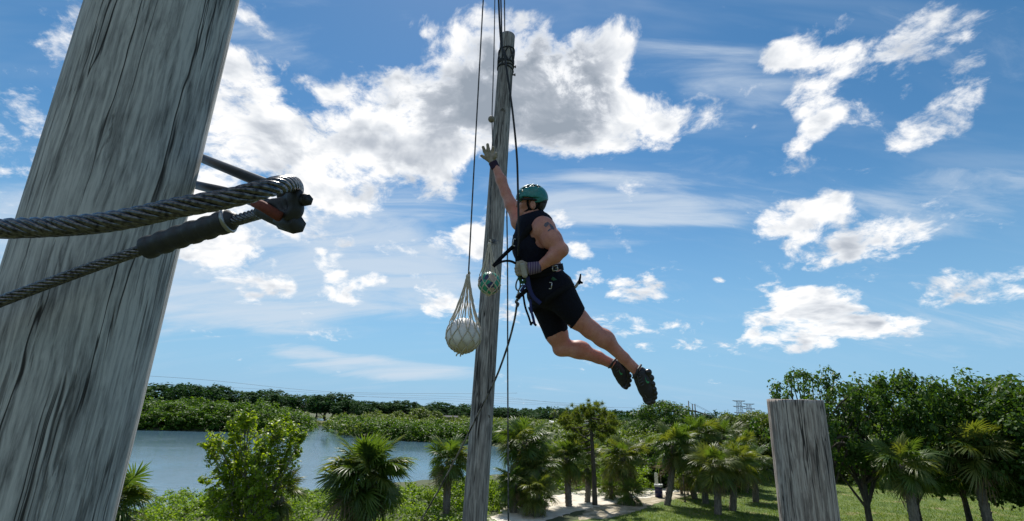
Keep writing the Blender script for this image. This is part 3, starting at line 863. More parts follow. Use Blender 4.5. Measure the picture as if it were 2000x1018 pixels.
# ------------------------------------------------------------------ broad trees
def tree_meshes(H, Rx, seed, nclump, nleaf, lsize, tr, crown0=0.35, flat=0.75, spread=0.24, limbs=9, hollow=0.5, sparse=1.0):
    """trunk with limbs, and a crown of leaf clumps; base at the origin"""
    rs = np.random.RandomState(seed)
    zc = H * (crown0 + 1) / 2; rz = H * (1 - crown0) / 2
    mb = MB()
    top = np.array([rs.randn() * Rx * .08, rs.randn() * Rx * .08, H * (crown0 + .28)])
    tp = spline([(0, 0, -0.3), (rs.randn() * tr * .6, rs.randn() * tr * .6, H * crown0 * .5), top * [1, 1, .8], top], 14)
    mb.add(*tube(tp, np.linspace(tr * 1.25, tr * 0.45, len(tp)), 9))
    C = []
    g = PI * (3 - math.sqrt(5))
    for i in range(nclump):
        z = 1 - 2 * (i + .5) / nclump
        z = z * 0.98 if z > -.3 else z * flat
        r = math.sqrt(max(0, 1 - z * z))
        a = g * i + rs.rand() * .8
        k = (hollow + (1 - hollow) * rs.rand() ** .6) * (0.78 + 0.44 * rs.rand())
        C.append([r * math.cos(a) * Rx * k, r * math.sin(a) * Rx * k, zc + z * rz * (.72 + .28 * k)])
    C = np.array(C)
    for i in rs.choice(nclump, min(limbs, nclump), replace=False):
        f = rs.uniform(.35, .85)
        s = tp[int(f * (len(tp) - 1))]
        mid = s * .45 + C[i] * .55 + [0, 0, H * .03]
        P = spline([s, mid + rs.randn(3) * Rx * .05, C[i]], 8)
        mb.add(*tube(P, np.linspace(tr * .42, tr * .10, len(P)), 6, caps=False))
    cl = np.repeat(C, nleaf, 0)
    sig = np.repeat(rs.uniform(.7, 1.3, nclump), nleaf)[:, None] * Rx * spread
    d = rs.randn(len(cl), 3); d /= np.linalg.norm(d, axis=1, keepdims=True)
    rad = rs.rand(len(cl), 1) ** 0.55
    off = d * rad * sig * [1, 1, .72]
    V, F = leaf_faces(cl + off, d * .6 + [0, 0, .7], lsize, rs)
    return mb.get(), (V, F)
class TreeKind:
    def __init__(s, name, mat_l, mat_b, H, Rx, **kw):
        (tv, tf), (cv, cf) = tree_meshes(H, Rx, **kw)
        s.name, s.H, s.R, s.wide = name, H, Rx, 1.0
        s.t = make_mesh('trunk', tv, tf, mat_b); s.c = make_mesh('crown', cv, cf, mat_l, False)
    def place(s, px, top_py, d, wpx, label, group=None, rot=0, parts=True):
        q = far_pt(px, top_py, d)
        z0 = LAND - 0.1
        w = wpx / 2 / FPX * d * 1.05 * s.wide
        r = empty(s.name, (q[0], q[1], z0), label, 'tree', group)
        r.rotation_euler.z = rot
        r.scale = (w / s.R, w / s.R, max(.5, (q[2] - z0)) / s.H)
        link('trunk', s.t, r); link('crown', s.c, r)
        return r
K_FAR = [TreeKind('broadleaf_tree', LEAF_DARK, BARK, 12, 6, seed=20 + i, nclump=60, nleaf=42, lsize=0.75, tr=.4, crown0=.22, spread=.27, hollow=.55) for i in range(3)]
FAR = [  # px, top py, distance, width px
    (-330, 742, 260, 90), (-250, 750, 280, 80), (-170, 744, 250, 90), (-90, 752, 270, 80), (-20, 746, 260, 84), (55, 753, 280, 70), (120, 748, 260, 80), (190, 754, 270, 74), (255, 750, 260, 76), (320, 753, 270, 70),
    (372, 746, 250, 46), (402, 756, 260, 50), (430, 756, 265, 44), (470, 762, 270, 58), (510, 766, 275, 56), (548, 768, 280, 50), (530, 764, 300, 40), (575, 772, 285, 40), (598, 771, 270, 44), (622, 778, 290, 30),
    (656, 766, 250, 62), (642, 773, 255, 44), (684, 779, 240, 52), (716, 786, 300, 44), (738, 787, 310, 44), (762, 785, 305, 46), (788, 786, 310, 40), (742, 785, 330, 50), (815, 792, 320, 30), (838, 789, 300, 48), (862, 788, 310, 44), (884, 791, 315, 40), (906, 795, 270, 46), (925, 793, 290, 50),
    (962, 797, 300, 40), (988, 797, 290, 52), (1012, 799, 300, 40), (1028, 803, 310, 30), (1056, 806, 280, 40), (1086, 797, 270, 48), (1108, 804, 280, 34), (1140, 812, 320, 50), (1196, 818, 310, 44), (1232, 812, 260, 60), (1252, 816, 250, 40), (1380, 818, 240, 50),
]
for i, (px, py, d, w) in enumerate(FAR):
    lab, grp = 'dark green broadleaf tree in the row along the far skyline', 'trees along the far skyline'
    if i == 20: lab = 'tallest dark tree on the skyline left of the grey pole, with an uneven top'
    if i == 22: lab = 'lighter rounded tree just right of the tallest skyline tree'
    if px == 1056: lab = 'small round dark tree on the skyline just right of the vertical rope'
    if px == 1086: lab = 'dark spreading tree on the skyline just left of the pine'
    k = K_FAR[i % 3]; k.wide = (1.25, 1.6, 1.1, 1.45, 1.3)[i % 5]
    k.place(px, py + (0, 4, -2, 5, 1, -3, 3)[i % 7], d, w, lab, grp, rot=i * 1.7)
# small lighter trees standing in front of the far row
K_MID = TreeKind('round_tree', LEAF_SCRUB, BARK, 6, 3, seed=31, nclump=40, nleaf=40, lsize=0.5, tr=.2, crown0=.2, spread=.3)
for px, py, d, w, lab in [(779, 803, 210, 24, 'small yellow green round tree in front of the far dark row'), (822, 797, 215, 40, 'wide mid green tree in front of the far row, left of the pole'),
                          (852, 803, 215, 26, 'small mid green tree beside the wide one, left of the pole'), (738, 801, 230, 18, 'dark little tree beside the bare brown field')]:
    K_MID.place(px, py, d, w, lab, 'small trees in the far scrub', rot=px)
# right-hand woodland
K_OAK = [TreeKind('oak_tree', LEAF_OAK, BARK, 10, 6, seed=41 + i, nclump=120, nleaf=120, lsize=0.36, tr=.30, crown0=.20, spread=.22, hollow=.55) for i in range(2)]
K_LITE = [TreeKind('light_green_tree', leaf_mat('light_tree_leaf', (0.045, 0.085, 0.014), (0.12, 0.16, 0.024), .4), BARK, 9, 4, seed=51 + i, nclump=90, nleaf=150, lsize=0.27, tr=.2, crown0=.34, spread=.24, hollow=.5) for i in range(2)]
K_OAK[0].place(1292, 786, 88, 112, 'big round dark green tree behind the palms, below the jumper\'s shoes', rot=1)
K_OAK[1].place(1255, 822, 84, 70, 'lower dark green tree at the left foot of the big round tree', rot=2)
for px, py, d, w, lab in [(1395, 822, 66, 70, 'bushy tree behind the palms, below the wooden power poles'), (1435, 812, 64, 80, 'light green tree standing below the lattice towers'),
                          (1478, 806, 60, 84, 'light green tree with dark trunks close to the left of the thick cut post'), (1520, 815, 58, 70, 'light green tree partly behind the thick cut post')]:
    K_LITE[int(px) % 2].place(px, py, d, w, lab, 'light green trees by the lawn', rot=px)
K_SPARSE = TreeKind('live_oak_tree', LEAF_OAK, BARK, 10, 4.5, seed=61, nclump=120, nleaf=60, lsize=0.24, tr=.28, crown0=.30, spread=.13, limbs=46, hollow=.35)
K_SPARSE.place(1578, 716, 36, 150, 'open branched oak whose crown rises above the thick cut post', rot=.6)
K_SPARSE.place(1655, 748, 38, 130, 'oak just right of the thick cut post', rot=2.2)
for px, py, d, w, lab in [(1740, 735, 40, 150, 'oak second to the right of the thick cut post'), (1840, 770, 44, 140, 'wide oak near the right edge of the lawn'), (1945, 742, 42, 170, 'tall oak at the far right of the lawn'), (2060, 760, 40, 160, 'oak cut off by the right edge of the view')]:
    K_OAK[int(px) % 2].place(px, py, d, w, lab, 'oaks on the right of the lawn', rot=px)
# dark trunks seen under the light crowns
def bare_trunk(px, py, d, hpx, r, lean, lab):
    a = ground_pt(px, py, LAND); h = hpx / FPX * np.linalg.norm(a[:2])
    P = spline([a - [0, 0, .2], a + [lean * .3 * h, 0, h * .4], a + [lean * h, .1, h]], 12)
    o = empty('slim_tree', tuple(a), lab, 'tree', 'slim dark trunks at the lawn edge')
    obj('trunk', *tube(P, np.linspace(r * 1.2, r * .7, len(P)), 9), BARK, o)
    rs = np.random.RandomState(int(px)); c = P[-1] + rs.randn(700, 3) * [.8, .8, .6] + [0, 0, .5]
    obj('crown', *leaf_faces(c, rs.randn(700, 3) * .5 + [0, 0, .7], .24, rs), K_LITE[0].c.materials[0], o, smooth=False)
for a in [(1502, 938, 0, 52, .17, -.18, 'slim leaning dark trunk at the lawn edge, second from the thick cut post'), (1506 + 8, 937, 0, 60, .15, 0.02, 'straight slim dark trunk at the lawn edge beside the leaning one'),
          (1474, 936, 0, 44, .15, .05, 'dark trunk at the lawn edge nearest to the palms'), (1524, 940, 0, 60, .13, -.1, 'dark trunk at the lawn edge touching the thick cut post'), (1419, 962, 0, 40, .2, -.25, 'dark leaning trunk between the two front palms')]:
    bare_trunk(*a)
# ------------------------------------------------------------------ cabbage palms
def frond_mesh(name, mat, droop, tip, seed, nl=34, gap=0.12, fold=0.20):
    """fan frond along +x: stalk, then leaflets fanned round its arched midrib (length about 1)"""
    rs = np.random.RandomState(seed)
    s = np.linspace(0, 1, 9)
    X = 0.66 * s; Z = -droop * 0.42 * s ** 2.2
    P = np.stack([X, rs.randn() * .02 * s, Z], 1)
    mb = MB()
    mb.add(*tube(P, np.linspace(0.014, 0.006, len(P)), 4, caps=False))
    for i in range(nl):
        u = (i + .5) / nl * 2 - 1
        a = u * 2.35 + rs.randn() * .05
        if rs.rand() < gap * .4: continue
        L = (0.25 + 0.18 * math.cos(a * .62)) * rs.uniform(.8, 1.12)
        b = P[5] * (abs(u)) + P[8] * (1 - abs(u))
        dirv = np.array([math.cos(a), math.sin(a), 0.0])
        side = np.array([-math.sin(a), math.cos(a), 0])
        t = np.array([0, .45, .78, 1.0])
        w = np.array([.009, .0165, .011, .002])
        sag = droop * .25 + tip * rs.uniform(.6, 1.4)
        pts = b + dirv * (t * L)[:, None]
        pts[:, 2] += fold * abs(math.sin(a)) * t * L - sag * L * t ** 2.2 - droop * .5 * max(0, math.cos(a)) * L * t
        pts[:, :2] *= (1 - 0.10 * sag * t ** 2)[:, None]
        V = np.stack([pts - side * w[:, None], pts - [0, 0, .010] * (w[:, None] * 40), pts + side * w[:, None]], 1).reshape(-1, 3)
        k = np.arange(3)[:, None] * 3; j = np.arange(2)[None]
        mb.add(V, np.stack([k + j, k + j + 1, k + j + 4, k + j + 3], -1).reshape(-1, 4))
    V, F = mb.get()
    return make_mesh(name, V, F, mat, False)
FR = {}
for key, mat in (('g', PALM_G), ('o', PALM_G2)):
    FR[key] = [[frond_mesh('frond', mat, d, t, 70 + 3 * i + j) for j in range(2)] for i, (d, t) in enumerate([(.18, .22), (.45, .42), (.75, .60)])]
FR['d'] = [frond_mesh('dead_frond', PALM_D, 1.1, 1.3, 90 + j, 18, .5, .05) for j in range(2)]
PALM_BARK = bark_mat('palm_bark', (0.055, 0.045, 0.036), (0.24, 0.21, 0.17), 14)
def palm_trunk(parent, A, B, r, seed, boots=True):
    rs = np.random.RandomState(seed)
    n = 26
    t = np.linspace(0, 1, n)
    A = np.asarray(A); B = np.asarray(B)
    P = A + (B - A) * t[:, None]; L = np.linalg.norm(B - A)
    bow = np.array([rs.randn(), rs.randn(), 0]) * .02 * L
    P = P + np.sin(t * PI)[:, None] * bow
    rr = r * (1.12 - .2 * t) * (1 + .10 * (np.arange(n) % 2)) * (1 + .12 * rs.rand(n))
    mb = MB(); mb.add(*tube(P, rr, 12))
    if boots:       # stubs of old leaf bases criss-crossing the stem
        m = int(L * 26)
        for i in range(m):
            u = .03 + .97 * i / m; a = i * 2.4
            k = u * (n - 1); j = int(k); c = P[j] + (P[min(j + 1, n - 1)] - P[j]) * (k - j)
            d = np.array([math.cos(a), math.sin(a), 0]); sd = np.array([-math.sin(a), math.cos(a), 0])
            c = c + d * r * .95
            h = r * rs.uniform(.7, 1.2)
            mb.add([c - sd * .05 * r * 8, c + sd * .05 * r * 8, c + d * r * .45 + np.array([0, 0, h]), c + np.array([0, 0, h * 1.1]) - d * .03], np.array([[0, 1, 2], [1, 3, 2], [3, 0, 2]]))
    V, F = mb.get()
    obj('trunk', V, F, PALM_BARK, parent)
def palm(px, py, d, rpx, label, seed, base_px=None, name='cabbage_palm', nf=40, dead=8, kind='g', trunk_r=.19, low=-40, group='cabbage palms along the shore', base_d=None, ground=True):
    nf = int(nf * 1.5)
    rs = np.random.RandomState(seed)
    c = far_pt(px, py, d)
    rad = rpx / FPX * d * 1.04
    b = far_pt(base_px if base_px else px, 980, (base_d or d)); b[2] = LAND - .1
    if base_px is None: b[:2] = c[:2]
    root = empty(name, tuple(b), label, 'palm', group)
    palm_trunk(root, b, c - [0, 0, .1], trunk_r, seed)
    loc = c - b
    ga = PI * (3 - math.sqrt(5))
    for i in range(nf + dead):
        isd = i >= nf
        u = (i + .5) / nf
        el = math.degrees(math.asin(np.clip(.985 + (math.sin(R(low)) - .985) * u ** .92, -1, 1))) if not isd else rs.uniform(-82, -58)
        el += rs.randn() * 7
        az = ga * i + rs.randn() * .2
        if isd or (el < -25 and rs.rand() < .16): me = FR['d'][rs.randint(2)]
        else:
            kk = kind if rs.rand() < .75 else ('o' if kind == 'g' else 'g')
            me = FR[kk][0 if el > 50 else 1 if el > -5 else 2][rs.randint(2)]
        o = link('frond', me, root)
        s = rad * rs.uniform(.72, 1.06) * (.80 if el > 60 else 1.0)
        if isd: s *= .66
        elif el < -15: s *= .84
        o.matrix_local = Matrix.Translation(Vector(loc) + Vector((0, 0, (.12 if el > 0 else -.12 - (.25 * rs.rand() if isd else 0)))) ) @ Matrix.Rotation(az, 4, 'Z') @ Matrix.Rotation(-R(el), 4, 'Y') @ Matrix.Rotation(rs.randn() * .55, 4, 'X') @ Matrix.Scale(s, 4)
    return root
P1 = palm(717, 928, 25, 80, 'big bushy palm in front of the lagoon, with silvery drooping fronds', 1, nf=96, dead=16, trunk_r=.24, low=-60)
# its flower stalk
st = spline([far_pt(712, 880, 25), far_pt(713, 862, 25), far_pt(714, 850, 24.9)], 8)
obj('flower_stalk', *tube(st, np.linspace(.03, .015, len(st)), 6), PALM_D, P1)
palm(878, 898, 33, 46, 'palm with a thick trunk just left of the grey pole', 2, nf=44, dead=8, low=-46)
palm(1024, 862, 36, 56, 'tallest palm just right of the grey pole', 3, nf=46, dead=6, low=-42, kind='g')
palm(1052, 912, 35, 46, 'olive palm under the tallest one, right of the grey pole', 4, nf=36, dead=8, kind='o')
palm(1004, 940, 34, 40, 'low palm at the foot of the grey pole by the water', 5, nf=34, dead=6)
palm(1048, 960, 33, 42, 'lowest palm at the left end of the white sand path', 14, nf=34, dead=6, kind='o')
palm(1108, 893, 37, 42, 'green palm with a pitted grey trunk standing in the white sand', 6, nf=44, dead=7, base_px=1111, low=-48)
palm(1146, 912, 39, 30, 'palm with a pale straight trunk beside the pine', 7, nf=30, dead=8, kind='g', trunk_r=.17)
palm(1216, 892, 40, 44, 'palm with a dark double trunk right of the pine', 8, nf=40, dead=10, kind='o', base_px=1226)
palm(1192, 908, 42, 28, 'small olive palm with brown fronds right of the pine', 9, nf=26, dead=8, kind='o', trunk_r=.14)
palm(1316, 870, 40, 48, 'palm with a leaning trunk beside the blue barrel', 10, nf=48, dead=12, base_px=1302, low=-46)
palm(1392, 908, 38, 44, 'front palm on the lawn with yellow green fronds', 11, nf=42, dead=10, kind='o', base_px=1400)
palm(1432, 902, 40, 42, 'palm on the lawn nearest to the thick cut post, with rusty fronds', 12, nf=38, dead=14, kind='o', base_px=1429)
palm(1346, 918, 44, 34, 'low palm behind two thin dark posts', 13, nf=30, dead=8, kind='o', base_px=1358)
palm(1364, 848, 52, 42, 'tall palm behind, below the wooden power poles', 15, nf=36, dead=4)
palm(1414, 850, 54, 40, 'tall dark palm behind, at the back right of the group', 16, nf=36, dead=6)
palm(1448, 872, 50, 34, 'tall palm at the back beside the light green tree', 17, nf=32, dead=6)
palm(1468, 903, 45, 36, 'bushy palm at the lawn edge between the palm group and the thick cut post', 27, nf=30, dead=10, kind='g')
palm(1374, 926, 42, 32, 'low olive palm wedged between the two front palms and the thin posts', 28, nf=26, dead=10, kind='o')
palm(1272, 918, 50, 30, 'shaded low palm behind the blue barrel', 29, nf=24, dead=4)
palm(1262, 880, 52, 36, 'palm crown at the back between the pine and the leaning palm', 30, nf=32, dead=6, kind='o')
palm(1160, 890, 50, 34, 'palm crown at the back just behind the pine trunk', 31, nf=30, dead=6)
palm(548, 966, 21.5, 44, 'spiky grey green palmetto at the foot of the leafy shrub', 18, name='palmetto', nf=34, dead=12, kind='o', low=-40, group='low palmettos', trunk_r=.14)
palm(1232, 962, 39, 30, 'small palmetto at the edge of the dry earth', 19, name='palmetto', nf=26, dead=6, kind='g', low=-30, group='low palmettos', trunk_r=.12)
palm(1192, 958, 41, 20, 'tiny palmetto in the sand right of the pine trunk', 20, name='palmetto', nf=20, dead=4, kind='o', low=-20, group='low palmettos', trunk_r=.1)
palm(1330, 940, 46, 18, 'tiny palmetto beside the thin dark posts', 21, name='palmetto', nf=18, dead=3, kind='o', low=-20, group='low palmettos', trunk_r=.1)
palm(1065, 804 + 78, 62, 30, 'distant palm behind the tallest one, right of the grey pole', 22, nf=28, dead=3)
# out to the sides
palm(215, 985, 27, 62, 'bushy palm at the far left by the water', 23, nf=44, dead=8)
palm(1760, 905, 34, 50, 'palm on the lawn right of the thick cut post', 24, nf=40, dead=8)
palm(1900, 880, 38, 50, 'palm near the right edge of the lawn', 25, nf=40, dead=8, kind='o')
palm(1083, 806, 215, 10, 'far away palm on the skyline behind the scrub', 26, nf=14, dead=0, trunk_r=.25)

# ------------------------------------------------------------------ slender pine
def pine():
    d = 38
    base = far_pt(1162, 980, d); base[2] = LAND - .1
    top = far_pt(1153, 800, d)
    o = empty('pine_tree', tuple(base), 'slender pine with a bare dark trunk and flat tufted crown', 'tree')
    P = spline([base, base * .6 + top * .4 + [.03, 0, 0], base * .2 + top * .8, top], 20)
    obj('trunk', *tube(P, np.linspace(.19, .07, len(P)), 10), BARK, o)
    rs = np.random.RandomState(3)
    tufts = [(1110, 815, 14), (1122, 806, 13), (1102, 826, 12), (1130, 820, 14), (1140, 800, 14), (1152, 797, 13), (1165, 800, 14), (1178, 806, 13), (1190, 815, 13), (1183, 826, 13), (1198, 828, 10), (1170, 818, 12),
             (1150, 812, 11), (1112, 836, 10), (1128, 838, 12), (1176, 838, 12), (1194, 841, 9), (1160, 832, 10), (1142, 846, 10), (1120, 856, 12), (1108, 868, 11), (1134, 862, 11), (1172, 856, 9), (1145, 872, 10), (1122, 876, 12), (1182, 850, 8)]
    mb = MB(); C = []
    for x, y, r in tufts:
        c = far_pt(x, y, d + rs.uniform(-1.6, 1.6))
        f = np.clip((c[2] - base[2]) / (top[2] - base[2]) - .06, .3, .97)
        s = P[int(f * (len(P) - 1))]
        Q = spline([s, s * .5 + c * .5 + [0, 0, -.12], c], 8)
        mb.add(*tube(Q, np.linspace(.055, .018, len(Q)), 6, caps=False))
        for k in range(13):
            C.append(c + rs.randn(3) * [1, 1, .7] * r / FPX * d * .48)
    # two dead snags
    for x0, y0, x1, y1 in ((1155, 862, 1118, 838), (1158, 883, 1130, 884)):
        a, b = far_pt(x0, y0, d), far_pt(x1, y1, d - .4)
        mb.add(*tube(spline([a, a * .5 + b * .5 + [0, 0, -.05], b], 8), np.linspace(.06, .03, 9), 6, caps=False))
    mb.build('branches', BARK, o)
    V = []
    for c in C:
        n = 84
        dv = rs.randn(n, 3) + [0, 0, .35]; dv /= np.linalg.norm(dv, axis=1, keepdims=True)
        L = rs.uniform(.18, .36, n)[:, None]
        sd = np.cross(dv, rs.randn(n, 3)); sd /= np.linalg.norm(sd, axis=1, keepdims=True)
        V.append(np.stack([c + dv * .02 - sd * .013, c + dv * .02 + sd * .013, c + dv * L + sd * .010], 1))
    V = np.concatenate(V).reshape(-1, 3)
    obj('needles', V, np.arange(len(V)).reshape(-1, 3), NEEDLE, o, smooth=False)
pine()

# ------------------------------------------------------------------ leafy shrub at the left, in front of the lagoon
def shrub(base_px, d, lobes, label, seed, dead=True):
    rs = np.random.RandomState(seed)
    base = far_pt(base_px, 1010, d); base[2] = LAND - .1
    o = empty('leafy_shrub', tuple(base), label, 'shrub')
    mb = MB(); C = []; N = []
    for x, y, r in lobes:
        dd = d + rs.uniform(-1, 1) * .9
        c = far_pt(x, y, dd); rm = r / FPX * d
        mid = base * .45 + c * .55 + np.array([rs.randn() * .12, rs.randn() * .12, .1])
        mid = mid + np.array([(base - c)[0] * .18, 0, -.05])
        Q = spline([base + [rs.randn() * .1, rs.randn() * .1, 0], base * .75 + c * .25 + rs.randn(3) * .10 + np.array([(base - c)[0] * .1, 0, 0]), mid, c], 14)
        mb.add(*tube(Q, np.linspace(.034, .010, len(Q)), 6, caps=False))
        for k in range(int(4 + r * .42)):
            t = c + rs.randn(3) * rm * [.50, .7, .46]
            s = Q[rs.randint(int(len(Q) * .78), len(Q))]
            W = spline([s, s * .4 + t * .6 + rs.randn(3) * .05, t], 6)
            mb.add(*tube(W, np.linspace(.012, .005, len(W)), 4, caps=False))
            m = 30
            f = rs.rand(m) ** .35
            on = W[(f * (len(W) - 1)).astype(int)]
            dv = rs.randn(m, 3); dv /= np.linalg.norm(dv, axis=1, keepdims=True)
            C.append(on + dv * rs.uniform(.03, .16, (m, 1))); N.append(dv * .5 + [0, -.1, .6])
    mb.build('trunk', BARK_GREY, o)
    V, F = leaf_faces(np.concatenate(C), np.concatenate(N), .135, rs, 1.7)
    obj('crown', V, F, LEAF_SHRUB, o, smooth=False)
    if dead:
        m2 = MB()
        for x0, y0, x1, y1 in ((498, 862, 514, 835), (496, 856, 497, 838), (500, 872, 520, 842), (555, 912, 586, 928), (487, 984, 520, 955), (520, 980, 545, 962)):
            a, b = far_pt(x0, y0, d), far_pt(x1, y1, d + rs.uniform(-.3, .3))
            m2.add(*tube(spline([a, a * .5 + b * .5 + rs.randn(3) * .08, b], 8), np.linspace(.022, .008, 9), 5, caps=False))
        m2.build('dead_branches', bark_mat('dead_wood', (.18, .16, .14), (.42, .39, .35)), o)
    return o
shrub(495, 21, [(477, 819, 20), (460, 831, 15), (488, 812, 9), (431, 867, 26), (411, 875, 12), (551, 830, 20), (558, 822, 10), (576, 843, 22), (588, 850, 10), (534, 848, 18), (514, 869, 28), (483, 879, 32), (457, 860, 22), (565, 886, 18), (580, 880, 9),
                (534, 896, 28), (505, 912, 42), (462, 920, 38), (431, 931, 28), (483, 949, 44), (450, 966, 40), (414, 957, 16), (514, 945, 34), (520, 966, 30), (484, 985, 40), (440, 992, 36), (505, 1000, 40), (462, 1010, 50), (548, 915, 14), (500, 890, 30), (470, 900, 30)],
      'light green leafy shrub with bare twigs in front of the lagoon', 5)
shrub(70, 20, [(40, 960, 40), (90, 950, 40), (70, 930, 34), (120, 985, 36), (20, 1000, 40), (60, 1010, 50), (100, 905, 18), (150, 1010, 30)], 'leafy shrub at the far left edge of the lagoon shore', 6, False)

# ------------------------------------------------------------------ far woodland that closes the horizon
D = []
rs = np.random.RandomState(77)
for px in np.arange(-900, 2900, 9):
    x = px + rs.uniform(-5, 5)
    d = rs.uniform(430, 620)
    q = ground_pt(x, 803 - (x - 1000) * math.tan(ROLL) * -1.0, 0.5)
    dirv = far_pt(x, 700, d)
    D.append((dirv[0], dirv[1], 0.0, rs.uniform(9, 16), 9, rs.uniform(7.5, 10.5)))
thicket('distant_woodland', D, .42, 2.4, LEAF_DARK, 9, 140, .5)

# ------------------------------------------------------------------ power lines
STEEL = simple('pylon_steel', (0.12, 0.13, 0.14), .6, .3)
POLEWOOD = simple('utility_pole_wood', (0.09, 0.075, 0.06), .9)
def lattice(px, top_py, d, wpx, label):
    q = far_pt(px, top_py, d); z0 = LAND; H = q[2] - z0
    o = empty('lattice_tower', (q[0], q[1], z0), label, 'power tower', 'lattice power towers')
    w = wpx / FPX * d
    base = np.array([q[0], q[1], z0])
    def wz(f): return w * (.24 - .12 * f) if f < .8 else w * .13
    lv = np.linspace(0, 1, 9)
    cor = [(-1, -1), (1, -1), (1, 1), (-1, 1)]
    for cx, cy in cor:
        P = [base + [cx * wz(f), cy * wz(f), H * f] for f in lv]
        obj('leg', *tube(P, .11, 4), STEEL, o)
    mb = MB()
    for a, b in zip(lv[:-1], lv[1:]):
        for k in range(4):
            c1, c2 = cor[k], cor[(k + 1) % 4]
            p = lambda c, f: base + [c[0] * wz(f), c[1] * wz(f), H * f]
            mb.add(*tube([p(c1, a), p(c2, b)], .06, 3, False)); mb.add(*tube([p(c2, a), p(c1, b)], .06, 3, False))
    mb.build('bracing', STEEL, o)
    for f, k in ((1.0, .5), (.8, .5), (.58, .46)):
        m = MB()
        z = base + [0, 0, H * f]
        for s in (-1, 1):
            m.add(*tube([z + [-w * k, 0, 0], z + [w * k, 0, 0]], .15, 4))
            m.add(*tube([z + [s * w * k, 0, 0], z + [s * wz(f), 0, -H * .045]], .11, 4))
        m.build('crossarm', STEEL, o)
lattice(1443, 783, 330, 22, 'taller lattice power tower above the trees on the right')
lattice(1462, 789, 390, 20, 'lower lattice power tower behind the taller one')
def hframe():
    d = 150
    b = far_pt(1353, 800, d); b[2] = LAND
    o = empty('power_pole_frame', tuple(b), 'wooden power pole frame rising behind the big round tree', 'power pole')
    for px, top in ((1344.5, 783), (1352, 789), (1357, 789)):
        q = far_pt(px, top, d); g = q.copy(); g[2] = LAND
        obj('pole', *tube([g, q], [.2, .13], 8), POLEWOOD, o)
    obj('crossarm', *tube([far_pt(1336, 800.5, d), far_pt(1361, 804, d)], .22, 6), POLEWOOD, o)
    for px in (1344.5, 1352, 1357):
        obj('insulator', *tube([far_pt(px, 803, d), far_pt(px, 808, d)], .12, 6), STEEL, o)
hframe()
WIRE = simple('wire', (0.05, 0.055, 0.06), .6)
for i, (pts, dd, r) in enumerate([([(-100, 716), (361, 739), (640, 765), (900, 769), (1010, 768)], 240, .05), ([(-100, 738), (361, 752), (640, 768), (920, 776), (1180, 792)], 250, .04), ([(500, 772), (720, 775), (930, 781), (1200, 797)], 270, .045),
                              ([(620, 770), (940, 786), (1090, 792), (1340, 800)], 250, .035), ([(960, 773), (1100, 789), (1230, 805)], 240, .035), ([(1358, 803), (1385, 812), (1396, 819)], 150, .16), ([(1358, 790), (1385, 804), (1402, 816)], 150, .03), ([(1346, 786), (1380, 803), (1410, 816)], 150, .03)]):
    P = spline([far_pt(x, y, dd) for x, y in pts], 40)
    lab = 'faint power line sagging across the sky above the far trees' if i < 5 else ('thick dark line running down right from the wooden power poles' if i == 5 else 'thin wire running down right from the wooden power poles')
    tag(obj('power_line', *tube(P, r, 5), WIRE), lab, 'power line', 'power lines above the far trees' if i < 5 else 'wires at the wooden power poles')
# small distant mast
tag(obj('thin_mast', *tube([far_pt(1051, 826, 300), far_pt(1051, 798, 300)], .1, 5), WIRE), 'thin upright mast on the skyline between two dark trees', 'mast')

# ------------------------------------------------------------------ small built things far off
def shed(px0, px1, top_py, bot_py, d, wallc, roofc, label, name='low_building'):
    a, b = far_pt(px0, bot_py, d), far_pt(px1, bot_py, d)
    t = far_pt((px0 + px1) / 2, top_py, d)[2]; g = LAND
    c = (a + b) / 2; c[2] = g
    ax = (b - a); ax[2] = 0; L = np.linalg.norm(ax); ax /= L; ay = np.array([-ax[1], ax[0], 0])
    o = empty(name, tuple(c), label, 'building')
    h = t - g
    obj('wall', *box(c + [0, 0, h * .4] + ay * 3, ax, ay, (0, 0, 1), L / 2, 3, h * .4), simple('wall', wallc, .95, spec=0), o, False)
    V = np.array([c + ax * s * L * .53 + ay * y + np.array([0, 0, z]) for s in (-1, 1) for y, z in ((-.6, h * .78), (3, h), (6.6, h * .78))])
    obj('roof', V, [(0, 1, 4, 3), (1, 2, 5, 4), (0, 3, 5, 2), (0, 2, 1), (3, 4, 5)], simple('roof', roofc, .95, spec=0), o, False)
    for k in range(3):
        q = c + ax * L * (.3 * (k - 1)) + [0, 0, h * .42] - ay * .03
        obj('window', *box(q, ax, ay, (0, 0, 1), L * .07, .05, h * .16), simple('dark_glass', (.03, .04, .05), .2), o, False)
shed(868, 894, 812, 818, 250, (.10, .09, .09), (.13, .125, .135), 'long low grey roofed building left of the pole, among the trees')
shed(1072, 1092, 822, 829, 230, (.75, .76, .78), (.7, .7, .72), 'small white building between two dark trees on the skyline')
shed(1140, 1165, 822, 829, 230, (.7, .72, .75), (.6, .62, .65), 'pale building half hidden behind the pine')
sheet('dry_field', [(738, 812), (800, 813), (805, 816), (735, 816)], LAND + .03, simple('brown_field', (.20, .10, .06), .95))

